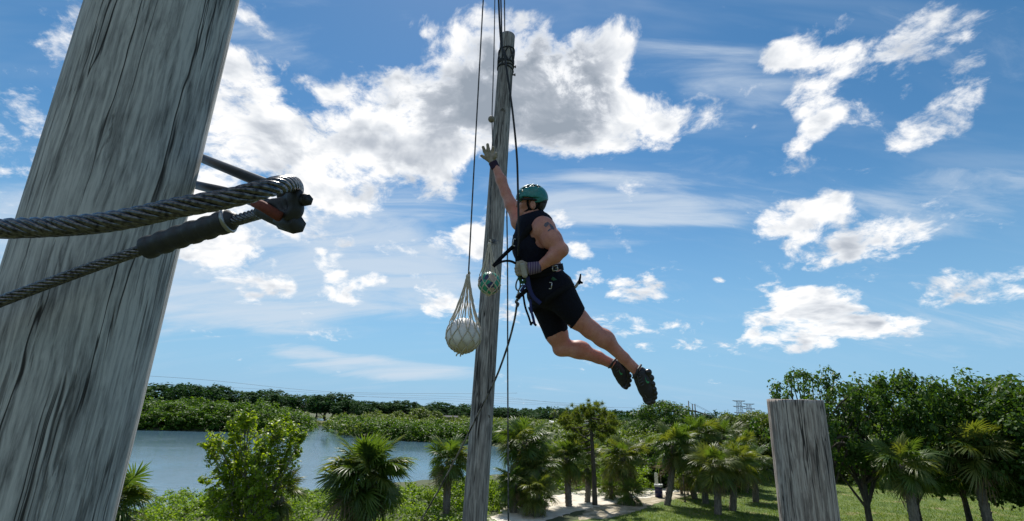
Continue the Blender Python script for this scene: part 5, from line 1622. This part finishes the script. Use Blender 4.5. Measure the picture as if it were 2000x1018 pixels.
# far arm, reaching up
S.ell(c3(1015, 434, -.16), (17 * U, 19 * U, 17 * U), .04)
B(S, (1013, 431, -.17), (999, 401, -.21), 15.5, 12.2, .03)
B(S, (999, 401, -.21), (988, 377, -.25), 12.2, 10.4, .03)
S.ell(c3(994, 393, -.23), (9 * U, 14 * U, 10 * U), .02)
B(S, (988, 377, -.25), (979, 352, -.28), 10.6, 11.0, .02)
B(S, (979, 352, -.28), (967, 324, -.31), 11.0, 7.0, .02)
# neck and head
B(S, (1046, 432, 0), (1043, 405, 0), 17, 15, .03)
S.ell(c3(1041, 388, 0), (26 * U, 24 * U, .076), .02)
S.ell(c3(1029, 399, 0), (17 * U, 21 * U, .062), .02)
for s in (-1, 1):
    B(S, (1042, 407, .052 * s), (1021, 416, .018 * s), 6.5, 5.5, .02)
    B(S, (1019, 387, .042 * s), (1014.5, 386.5, .012 * s), 4.2, 3.6, .012)      # brow
    S.ell(c3(1022, 401, .040 * s), (6 * U, 5 * U, .016), .015)                   # cheek
    S.ell(c3(1016.2, 393, .031 * s), (3.4 * U, 2.8 * U, .012), .008, op='sub')   # eye socket
    S.ell(c3(1041, 400, .083 * s), (5.4 * U, 9.4 * U, .013), .006)               # ear
    S.ell(c3(1040.2, 399, .098 * s), (2.8 * U, 5.6 * U, .008), .004, op='sub')
B(S, (1018, 415.5, 0), (1019, 417, 0), 5.5, 5.5, .02)
B(S, (1014, 391, 0), (1009.3, 401.5, 0), 2.8, 3.4, .010)
S.ell(c3(1011.5, 403, 0), (3.4 * U, 2.4 * U, .015), .006)
B(S, (1013.6, 408.8, -.014), (1013.6, 408.8, .014), 2.5, 2.5, .006)
B(S, (1014, 412.2, -.012), (1014, 412.2, .012), 2.6, 2.6, .006)
V, F = S.mesh()
body = obj('body', to_world(V), F, SKIN_M, man)
# eyes, brows, hair
EYE = simple('eye', (.05, .035, .03), .2)
HAIR = simple('hair', (.028, .018, .012), .6, var=.5, scale=300, bs=.6, bd=.003)
for s in (-1, 1):
    obj('eye', *sphere(to_world(c3(1017.2, 393.4, .030 * s)), .0105, 12, 8), EYE, man)
    P = [to_world(c3(1021, 388.2, .050 * s)), to_world(c3(1015, 387.4, .036 * s)), to_world(c3(1012.4, 388.6, .016 * s))]
    obj('eyebrow', *tube(spline(P, 8), .0045, 6), HAIR, man)
S = grid(1010, 355, 1075, 425, -.13, .13, .004)
S.ell(c3(1044, 389, 0), (25.5 * U, 24.5 * U, .081), .01)
S.ell(c3(1050, 401, 0), (15 * U, 15 * U, .074), .015)
S.plane(c3(1036, 400, 0), (-1, -.25, 0))
S.ell(c3(1040, 401, .09), (6.5 * U, 9.5 * U, .03), .004, op='sub'); S.ell(c3(1040, 401, -.09), (6.5 * U, 9.5 * U, .03), .004, op='sub')
V, F = S.mesh(); obj('hair', to_world(V), F, HAIR, man)
# forearm tattoo: an anchor-like dark mark and a small bird shape on the upper arm (flat skin print)
INK = simple('tattoo_ink', (.085, .075, .10), .5, var=.3, scale=120)
from mathutils.bvhtree import BVHTree
bm_body = BVHTree.FromPolygons([tuple(v) for v in (np.array([x.co for x in body.data.vertices]) + np.array(man.location))], [tuple(p.vertices) for p in body.data.polygons])
def print_on(tree, name, polys, mat, parent, lift=.0012, dmax=4.2, dense=5):
    mb = MB()
    o = Vector(CMN[:3, 3])
    for L in polys:
        import mathutils
        L = np.array(L, float)
        # subdivide outline polygons into a fan of small triangles, dropped onto the surface
        tri = mathutils.geometry.tessellate_polygon([[Vector((x, y, 0)) for x, y in L]])
        for t in tri:
            a, b_, c_ = L[list(t)]
            pts = []; idx = {}
            for i in range(dense + 1):
                for j in range(dense + 1 - i):
                    p = a + (b_ - a) * i / dense + (c_ - a) * j / dense
                    d = (Vector(pt(p[0], p[1], 1.0)) - o).normalized()
                    hit = tree.ray_cast(o, d, dmax)
                    if hit[0] is None: hit = (o + d * 3.4, -d, 0, 0)
                    idx[i, j] = len(pts); pts.append(np.array(hit[0] - d * lift))
            f = []
            for i in range(dense):
                for j in range(dense - i):
                    f.append([idx[i, j], idx[i + 1, j], idx[i, j + 1]])
                    if i + j < dense - 1: f.append([idx[i + 1, j], idx[i + 1, j + 1], idx[i, j + 1]])
            mb.add(np.array(pts), np.array(f))
    return mb.build(name, mat, parent)
print_on(bm_body, 'tattoo', [[(1062, 441), (1064, 436), (1070, 433), (1073, 436), (1071, 440), (1066, 444)], [(1072, 436), (1077, 438), (1083, 446), (1082, 449), (1077, 448), (1074, 442)], [(1069, 451), (1074, 446.5), (1081, 446), (1083, 448), (1076, 448.5), (1071, 452.5)]], INK, man)

# vest -----------------------------------------------------------------
S = grid(985, 395, 1115, 548, -.30, .30, .0045)
B(S, (1043, 447, 0), (1045, 482, 0), 36.5, 40, .04, sz=.80, zdir=ZD)
B(S, (1045, 482, 0), (1053, 524, 0), 40, 39.5, .05, sz=.84, zdir=ZD)
B(S, (1055, 435, .10), (1028, 433, -.10), 20, 18, .05)
B(S, (1049, 436, 0), (1043, 418, 0), 20.5, 17.5, .03)
S.ell(c3(1012, 478, 0), (11 * U, 24 * U, .09), .03)                     # chest of the vest
S.ell(c3(1064, 432, .07), (13 * U, 9 * U, .05), .03)
S.plane(c3(1054, 531, 0), (.16, -.98, 0))
S.plane(c3(1038, 416.5, 0), (-.26, .97, 0))
B(S, (1056, 452, .10), (1055, 452, .40), 20.5, 20.5, .006, op='sub')
B(S, (1062, 468, .10), (1061, 468, .40), 16.5, 16.5, .006, op='sub')
B(S, (1014, 437, -.10), (1012, 434, -.40), 17.5, 17.5, .006, op='sub')
B(S, (1043, 425, 0), (1038, 400, 0), 14.5, 15, .003, op='sub')
V, F = S.mesh()
Vn = fbm(V * [16, 7, 12] + 5, 3)
V = V + (Vn[:, None] - .45) * .012 * np.array([-.5, .1, .6])
obj('vest', to_world(V), F, VEST, man)
# shorts ---------------------------------------------------------------
S = grid(1000, 505, 1170, 690, -.30, .32, .005)
B(S, (1057, 530, 0), (1070, 562, 0), 39.5, 42, .05, sz=.84, zdir=ZD)
S.ell(c3(1094, 562, 0), (22 * U, 24 * U, .13), .04)
S.plane(c3(1056, 520, 0), (-.16, .98, 0))
A1 = grid(1000, 505, 1170, 690, -.30, .32, .005)
B(A1, (1089, 570, .085), (1131, 627, .09), 36.5, 22.0, .02)
A1.plane(c3(1127, 624, .09), np.array([.90, -.62, 0.05])); 
A2 = grid(1000, 505, 1170, 690, -.30, .32, .005)
B(A2, (1066, 578, -.085), (1089, 660, -.09), 37.5, 24.0, .02)
A2.plane(c3(1087, 652, -.09), np.array([.44, -.90, 0]))
k = .04
for A in (A1, A2):
    h = np.maximum(k - np.abs(S.F - A.F), 0) / k
    S.F = np.minimum(S.F, A.F) - h * h * k * .25 * 1.0
V, F = S.mesh()
Vn = fbm(V * [15, 9, 12] + 9, 3)
V = V + (Vn[:, None] - .45) * .016 * np.array([-.6, .2, .6])
obj('shorts', to_world(V), F, SHORT, man)

# helmet ---------------------------------------------------------------
HELM, nt, b, out = new_mat('helmet_plastic')
tc = nt.new('ShaderNodeTexCoord'); n = nt.noise(tc.outputs['Object'], 60, 5, .6)
nt.link(nt.ramp(n, [(.35, (.012, .15, .14)), (.62, (.018, .19, .175)), (.75, (.06, .24, .22))]), b.inputs['Base Color'])
b.inputs['Roughness'].default_value = .34
helm = empty('helmet', (0, 0, 0)); helm.parent = man
hl = to_world(c3(1040, 384)); helm.location = Vector(hl) - man.location
S = grid(1000, 350, 1076, 415, -.15, .15, .0035)
S.ell(c3(1038.5, 387, 0), (30.5 * U, 27 * U, .104), .01)
S.ell(c3(1047, 390, 0), (21.5 * U, 23 * U, .100), .03)
S.plane(c3(1037, 388.5, 0), (-.10, -1, 0))
R_ = grid(1000, 350, 1076, 415, -.15, .15, .0035)
R_.ell(c3(1050, 391, 0), (19 * U, 22 * U, .101), .03)
R_.plane(c3(1054, 397.5, 0), (.42, -.9, 0)); R_.plane(c3(1034, 390, 0), (-1, -.5, 0))
S.F = np.minimum(S.F, R_.F)
B(S, (1016, 385.5, -.05), (1016, 385.5, .05), 8.0, 8.0, .006); S.plane(c3(1037, 388.5 + 10, 0), (0, -1, 0))
S2 = grid(1000, 350, 1076, 415, -.15, .15, .0035); 
for x, y, a in ((1025.5, 367.5, -35), (1033.5, 363.2, -25), (1044, 361, -8), (1052, 364.5, 20)):
    for s in (.045, -.045, 0.0):
        B(S, (x - 3, y + 1.4, s + .012), (x + 3, y - 1.0, s - .012), 3.0, 3.0, .002, op='sub')
V, F = S.mesh(); obj('shell', to_world(V), F, HELM, helm)
DARK = simple('dark_foam_vent_shade', (.008, .008, .009), .8)
for x, y in ((1026, 369.5), (1034, 365.5), (1044, 363.5), (1052, 366.5)):  # black balls stand in for the shade inside the vent holes
    for s in (.045, -.045, 0.0):
        obj('vent_shade', *sphere(to_world(c3(x, y, s)), (.013, .013, .011), 10, 6), DARK, helm)
P = [c3(1009.8, 387, 0)]
a = np.linspace(0, 2 * PI, 49)
ring = np.array([c3(1038 - 28.6 * math.cos(t), 389.0 + (3.0 if math.cos(t) > 0 else 0) * 0 + 6.5 * max(0, -math.cos(t)), .099 * math.sin(t)) for t in a])
obj('rim_band', *tube(to_world(ring), .0075, 8, False), DARK, helm)
BADGE = simple('helmet_rivet', (.42, .38, .24), .4)
for x, y in ((1021, 374), (1059, 382.5)):
    from mathutils.bvhtree import BVHTree as _B
    z = .104 * math.sqrt(max(.05, 1 - ((x - 1039) / 30.5) ** 2 - ((y - 387) / 27) ** 2)) + .002
    e = c3(x, y, z)
    nrm = np.array([(x - 1039) / 30.5 ** 2 / U * .0, 0, 1.0])
    obj('rivet', *sphere(to_world(e), .0085, 12, 8), BADGE, helm)
for s in (-1, 1):
    obj('chin_strap', *strap(to_world(spline([c3(1031, 388, .085 * s), c3(1030.5, 398, .078 * s), c3(1033, 408, .068 * s), c3(1024, 415, .045 * s), c3(1016, 421, .0)], 20)), to_world(c3(1030, 400, 1.0 * s)) - to_world(c3(1030, 400, 0)), .016, .003), WEB_K, helm)
    obj('chin_strap', *strap(to_world(spline([c3(1054, 396, .078 * s), c3(1048, 406, .080 * s), c3(1034, 409, .070 * s)], 14)), to_world(c3(1030, 400, 1.0 * s)) - to_world(c3(1030, 400, 0)), .016, .003), WEB_K, helm)
obj('strap_buckle', *sphere(to_world(c3(1055, 407, .05)), (.012, .010, .014), 10, 6), DARK, helm)

# gloves ---------------------------------------------------------------
GL, nt, b, out = new_mat('glove_leather')
tc = nt.new('ShaderNodeTexCoord'); n = nt.noise(tc.outputs['Object'], 50, 6, .65)
nt.link(nt.ramp(n, [(.33, (.16, .135, .10)), (.5, (.28, .24, .19)), (.68, (.37, .32, .265))]), b.inputs['Base Color'])
b.inputs['Roughness'].default_value = .8; bump(nt, b, n, .4, .003)
GLOVE = GL
m, nt, b, out = new_mat('striped_knit')
tc = nt.new('ShaderNodeTexCoord')
wv = nt.new('ShaderNodeTexWave', wave_type='BANDS', bands_direction='X'); nt.link(nt.mapping(tc.outputs['Object'], rot=(0, 0, 0)), wv.inputs[0])
wv.inputs['Scale'].default_value = 19; wv.inputs['Distortion'].default_value = .6; wv.inputs['Detail'].default_value = 2
nt.link(nt.ramp(wv.outputs[1], [(.25, (.06, .035, .095)), (.55, (.11, .075, .14)), (.85, (.17, .14, .19))]), b.inputs['Base Color'])
b.inputs['Roughness'].default_value = .9
STRIPE = m
CUFF = cloth('dark_cuff', (.035, .022, .045))
def hand(S, pts, k=.006):
    for a, b_, ra, rb in pts: B(S, a, b_, ra, rb, k)
Z = -.33
S = grid(928, 270, 985, 340, -.48, -.20, .003)
S.ell(c3(957.5, 307, Z), (9.6 * U, 12.5 * U, .022), .008)
S.ell(c3(961, 312, Z), (8 * U, 9 * U, .024), .012)
hand(S, [((966, 326, -.315), (960, 312, Z), 7.6, 7.4),
         ((951.5, 311, Z), (946, 307.5, Z + .004), 4.0, 3.6), ((946, 307.5, Z + .004), (940.6, 304.6, Z + .012), 3.6, 3.1),      # little finger
         ((951, 304, Z), (946.5, 295.5, Z + .004), 4.0, 3.8), ((946.5, 295.5, Z + .004), (943.6, 287.6, Z + .014), 3.8, 3.1),   # ring
         ((955, 300, Z), (953.6, 291, Z + .003), 4.1, 3.8), ((953.6, 291, Z + .003), (952.4, 282.6, Z + .012), 3.8, 3.2),       # middle
         ((960.5, 301, Z), (962.2, 294.5, Z + .004), 4.0, 3.8), ((962.2, 294.5, Z + .004), (963.2, 288.6, Z + .016), 3.8, 3.2), # index
         ((964, 312, Z + .01), (967.8, 305.5, Z + .035), 4.4, 3.9), ((967.8, 305.5, Z + .035), (969.2, 300, Z + .045), 3.9, 3.3)])  # thumb
V, F = S.mesh(); gl = obj('glove', to_world(V), F, GLOVE, man)
S = grid(940, 300, 1000, 345, -.45, -.20, .003)
B(S, (962.5, 317, -.325), (968.5, 330, -.312), 9.6, 9.4, .004)
S.plane(c3(968.3, 328.8, -.31), (.42, -.9, 0)); S.plane(c3(962.5, 316, -.32), (-.42, .9, 0))
V, F = S.mesh(); obj('cuff', to_world(V), F, CUFF, gl)
# left glove, closed round the strap at the waist
Z = .205
S = grid(995, 500, 1066, 552, .06, .36, .003)
S.ell(c3(1023, 526, Z), (11 * U, 12 * U, .030), .012)
hand(S, [((1033, 525, Z), (1024, 525, Z), 9.5, 10.5)])
for i, (y, e) in enumerate(((517.5, 0), (523, -1.2), (528.5, -.6), (533.5, 1.2))):
    hand(S, [((1021, y, Z + .018), (1012.5 + e, y + .4, Z + .020), 4.0, 3.9), ((1012.5 + e, y + .4, Z + .020), (1009.6 + e, y + 1.6, Z - .008), 3.9, 3.6), ((1009.6 + e, y + 1.6, Z - .008), (1016, y + 2.4, Z - .026), 3.6, 3.2)], .004)
hand(S, [((1028, 517, Z + .018), (1019, 512.8, Z + .026), 4.4, 4.0), ((1019, 512.8, Z + .026), (1011.5, 513.8, Z + .018), 4.0, 3.4)], .006)
V, F = S.mesh(); gl = obj('glove', to_world(V), F, GLOVE, man)
S = grid(1012, 500, 1070, 552, .06, .36, .003)
B(S, (1031, 525.5, Z + .006), (1056, 521, .213), 12.2, 10.2, .004)
S.plane(c3(1055.5, 521, .21), (.98, .18, 0)); S.plane(c3(1031, 525.5, Z), (-.98, -.18, 0))
V, F = S.mesh(); obj('cuff', to_world(V), F, STRIPE, gl)
# the pale leather patch on the back of the hand
S = grid(1005, 500, 1040, 552, .15, .36, .003)
B(S, (1021, 518, Z + .030), (1025, 537, Z + .028), 5.6, 5.4, .004)
V, F = S.mesh(); obj('patch', to_world(V), F, simple('pale_leather', (.33, .31, .27), .75, var=.2, scale=90), gl)

# harness --------------------------------------------------------------
har = empty('harness', (0, 0, 0)); har.parent = man
har.location = Vector(to_world(c3(1055, 530))) - man.location
a = np.linspace(0, 2 * PI, 61)
def hoop(cx, cy, ux, uy, dz0, lat, wide, mat, name, thin=.006, tilt=0.0):
    P = np.array([c3(cx + ux * math.cos(t), cy + uy * math.cos(t) + tilt * math.sin(t), dz0 + lat * math.sin(t)) for t in a])
    Nn = np.array([c3(cx + ux * 2 * math.cos(t), cy + uy * 2 * math.cos(t), dz0 + 2 * lat * math.sin(t)) for t in a]) - P
    Vv, Ff = strap(P, Nn, wide, thin)
    return obj(name, to_world(Vv), Ff, mat, har)
hoop(1055.5, 529, 43.5, -8, 0, .182, .048, WEB_K, 'waist_belt', .010)
hoop(1056, 537, 43, -6, 0, .184, .030, WEB_K, 'waist_pad', .006)
hoop(1089, 572, 29, -20.5, .085, .134, .044, WEB_K, 'thigh_loop', .006)
hoop(1070, 592, 36, -14, -.085, .14, .044, WEB_K, 'thigh_loop', .006)
hoop(1043, 470, 41, 6, 0, .168, .040, WEB_K, 'chest_belt', .006)
def hstrap(pts, mat, name, wide=.025, thin=.004, nrm=(0, 0, 1), par=None, n=30):
    P = to_world(spline([c3(*p) for p in pts], n))
    return obj(name, *strap(P, np.array(nrm) @ CMN[:3, :3].T, wide, thin), mat, par or har)
hstrap([(1064, 424, .09), (1040, 440, .165), (1024, 460, .155), (1014, 490, .12), (1014, 520, .11)], WEB_K, 'shoulder_strap', .042, .007, (-.3, .1, 1))
hstrap([(1012, 440, .05), (1010, 462, .07), (1010, 500, .08), (1014, 540, .09)], cloth('navy_webbing', (.012, .018, .045), 300), 'chest_strap', .036, .008, (-.8, 0, .8))
hstrap([(1006, 478, .06), (990, 493, .10), (975, 508, .14), (963.5, 520.5, .16)], WEB_K, 'lead_strap', .026, .008, (.2, .2, 1))
hstrap([(964, 520.5, .16), (975, 513.5, .165), (986, 510, .17), (998, 510.5, .18), (1010, 516, .19)], WEB_K, 'lead_strap', .017, .008, (.1, .9, .6))
hstrap([(1030, 540, .18), (1034, 562, .17), (1042, 580, .165), (1056, 593, .16)], WEB_B, 'leg_strap', .028, .004)
hstrap([(1036, 585, .15), (1037, 604, .16), (1041, 620, .16), (1044, 633, .16)], WEB_B, 'loose_strap', .018, .004)
hstrap([(1022, 577, .14), (1026, 600, .15), (1033, 620, .15), (1037, 633, .15)], WEB_K, 'loose_strap', .014, .004)
hstrap([(1078, 543, .19), (1086, 549, .185), (1097, 556, .165)], WEB_G, 'gear_loop', .022, .004)
obj('strap_end', *tube(to_world(spline([c3(1036, 635, .15), c3(1041, 630, .155), c3(1047, 636, .15)], 8)), .008, 8), WEB_K, har)
def buckle(px, py, dz, w, h, rot, name='buckle', bar=True):
    ca, sa = math.cos(R(rot)), math.sin(R(rot))
    L = [(-w, -h), (w, -h), (w, h), (-w, h), (-w, -h)][:5 if bar else 4]
    P = np.array([c3(px + x * ca - y * sa, py + x * sa + y * ca, dz) for x, y in L])
    mb = MB()
    for p0, p1 in zip(P[:-1], P[1:]): mb.add(*tube(to_world([p0, p1]), .0034, 8))
    if bar: mb.add(*tube(to_world([(P[0] + P[3]) / 2 * .5 + (P[1] + P[2]) / 2 * .5, (P[1] + P[2]) / 2]), .0025, 6))
    mb.build(name, ALU, har)
buckle(1006.5, 474, .085, 4.2, 6.6, 8)
buckle(1084, 524, .190, 5.0, 4.6, -8)
buckle(1075, 558, .205, 2.4, 6.0, 4, bar=False)
def biner(px, py, dz, w, h, rot, name='carabiner', mat=ALU):
    ca, sa = math.cos(R(rot)), math.sin(R(rot))
    P = np.array([c3(px + (w * math.cos(t) * (1.0 + .2 * math.sin(t))) * ca - h * math.sin(t) * sa, py + (w * math.cos(t) * (1 + .2 * math.sin(t))) * sa + h * math.sin(t) * ca, dz) for t in np.linspace(0, 2 * PI, 25)])
    obj(name, *tube(to_world(P), .0055, 8, False), mat, har)
GUN = simple('grey_alloy', (.16, .17, .19), .35, .85, .1, 200)
biner(1012, 556, .14, 4.2, 11, 4, mat=GUN); biner(1018, 566, .13, 4.0, 10, 24, mat=GUN); biner(1013, 578, .13, 3.6, 6.5, 10, mat=ALU)
hstrap([(1013, 541, .15), (1020, 552, .15), (1029, 545, .16)], WEB_G, 'tie_in_loop', .022, .006)
hstrap([(1009, 583, .13), (1019, 575, .14), (1029, 566, .15)], WEB_K, 'tie_in_loop', .028, .008)
hstrap([(1017, 570, .14), (1024, 560, .15), (1034, 556, .16)], WEB_B, 'tie_in_loop', .020, .006)
obj('rope_knot', *tube(to_world(spline([c3(1011, 585, .14), c3(1008, 590, .14), c3(1012, 594, .145), c3(1009.5, 599, .14)], 16)), .010, 8), SPECK, har)
# lanyard and clip trailing behind
hstrap([(1108, 562, .10), (1116, 565, .10), (1124, 560, .11), (1131, 550, .11)], simple('pale_strap', (.34, .32, .28), .7), 'lanyard', .020, .005)
mb = MB(); mb.add(*tube(to_world([c3(1129.5, 553, .11), c3(1135, 549, .11)]), .014, 8)); mb.add(*tube(to_world(spline([c3(1131, 551, .11), c3(1133, 543, .11), c3(1134, 535, .11)], 8)), np.linspace(.010, .005, 9), 8)); mb.add(*tube(to_world([c3(1133, 551, .11), c3(1138, 553, .11)]), .008, 8))
mb.build('lanyard_clip', WEB_K, har)

# shoes ----------------------------------------------------------------
SHOE = simple('shoe_knit', (.012, .012, .014), .6, var=.5, scale=70, bs=.5, bd=.003)
SOLE = simple('shoe_sole', (.010, .010, .011), .3, var=.2, scale=40)
NEON = simple('neon_green', (.03, .25, .09), .6)
LACE = simple('lace', (.07, .07, .075), .8)
def shoe(up, lumps, z, open_, collar, tick, laces, label=None):
    xs = [p[0] for p in up + lumps]; ys = [p[1] for p in up + lumps]
    S = grid(min(xs) - 22, min(ys) - 24, max(xs) + 22, max(ys) + 22, z - .10, z + .10, .0035)
    for p0, p1 in zip(up[:-1], up[1:]): B(S, (p0[0], p0[1], z), (p1[0], p1[1], z), p0[2], p1[2], .02)
    (ox, oy, orad), (nx, ny) = open_
    S.plane(c3(ox, oy, z), (nx, ny, 0))
    V, F = S.mesh(); sh = obj('shoe', to_world(V), F, SHOE, man)
    T = grid(min(xs) - 22, min(ys) - 24, max(xs) + 22, max(ys) + 22, z - .10, z + .10, .0035)
    for i, (x, y, r) in enumerate(lumps):
        B(T, (x, y, z - .030), (x, y, z + .030), r, r, .004)
        if i: B(T, (lumps[i - 1][0] - 3, lumps[i - 1][1], z - .03), (x - 3, y, z - .03), r * .8, r * .8, .004); B(T, (lumps[i - 1][0] - 3, lumps[i - 1][1], z + .03), (x - 3, y, z + .03), r * .8, r * .8, .004)
    V2, F2 = T.mesh(); obj('sole', to_world(V2), F2, SOLE, sh)
    cP = np.array([c3(*p) for p in collar]); obj('collar', *tube(to_world(spline(cP, 20)), .008, 8), SHOE, sh)
    tree = BVHTree.FromPolygons([tuple(v) for v in to_world(V)], [tuple(f) for f in F.tolist()])
    print_on(tree, 'side_mark', [tick], NEON, sh, .0025)
    mb = MB()
    for (x0, y0, x1, y1) in laces:
        P = []
        for t in np.linspace(0, 1, 6):
            d = (Vector(pt(x0 + (x1 - x0) * t, y0 + (y1 - y0) * t, 1.0)) - Vector(CMN[:3, 3])).normalized()
            h = tree.ray_cast(Vector(CMN[:3, 3]), d, 5)
            if h[0] is not None: P.append(np.array(h[0]) - np.array(d) * .002)
        if len(P) > 2: mb.add(*tube(P, .0028, 5))
    if mb.n: mb.build('laces', LACE, sh)
shoe([(1250, 731, 14.5), (1257, 744, 15.5), (1262, 760, 14.5), (1267, 777, 11.5), (1268, 781, 9.5)],
     [(1267, 727, 6), (1271.5, 738, 6.2), (1274, 750, 6), (1277, 760, 5.6), (1279, 768, 5.4), (1278.5, 776, 5.2), (1275, 784, 5.2), (1269, 787, 4.6)], .085,
     ((1240, 727, 0), (-.62, .78)), [(1236, 738, .085), (1240, 735, .135), (1246, 722, .14), (1252, 713, .085)],
     [(1260.5, 736), (1262.5, 743), (1265.5, 745.5), (1268, 745), (1267.6, 748.6), (1264, 748.8), (1261.4, 744.5)],
     [(1245, 739, 1251, 735), (1247, 744, 1253, 740), (1249, 749, 1256, 745), (1252, 754, 1258, 750), (1259, 771, 1264, 778), (1244, 733, 1250, 754)])
shoe([(1204, 715, 12.5), (1211, 727, 13.2), (1217, 741, 12), (1221, 751, 9)],
     [(1219, 699, 5), (1224, 712, 5), (1227, 724, 5), (1229.5, 734, 4.6), (1230, 743, 4.5), (1228, 752, 4.5), (1223, 757, 4.2)], -.07,
     ((1196, 712, 0), (-.72, .69)), [(1189, 718, -.07), (1193, 715, -.02), (1198, 706, -.02), (1203, 701, -.07)],
     [(1208.5, 719), (1210.5, 726), (1213, 729), (1216, 729), (1215.4, 732.2), (1212, 732), (1209.4, 727)],
     [(1203, 722, 1208, 718), (1205, 727, 1210, 723)])
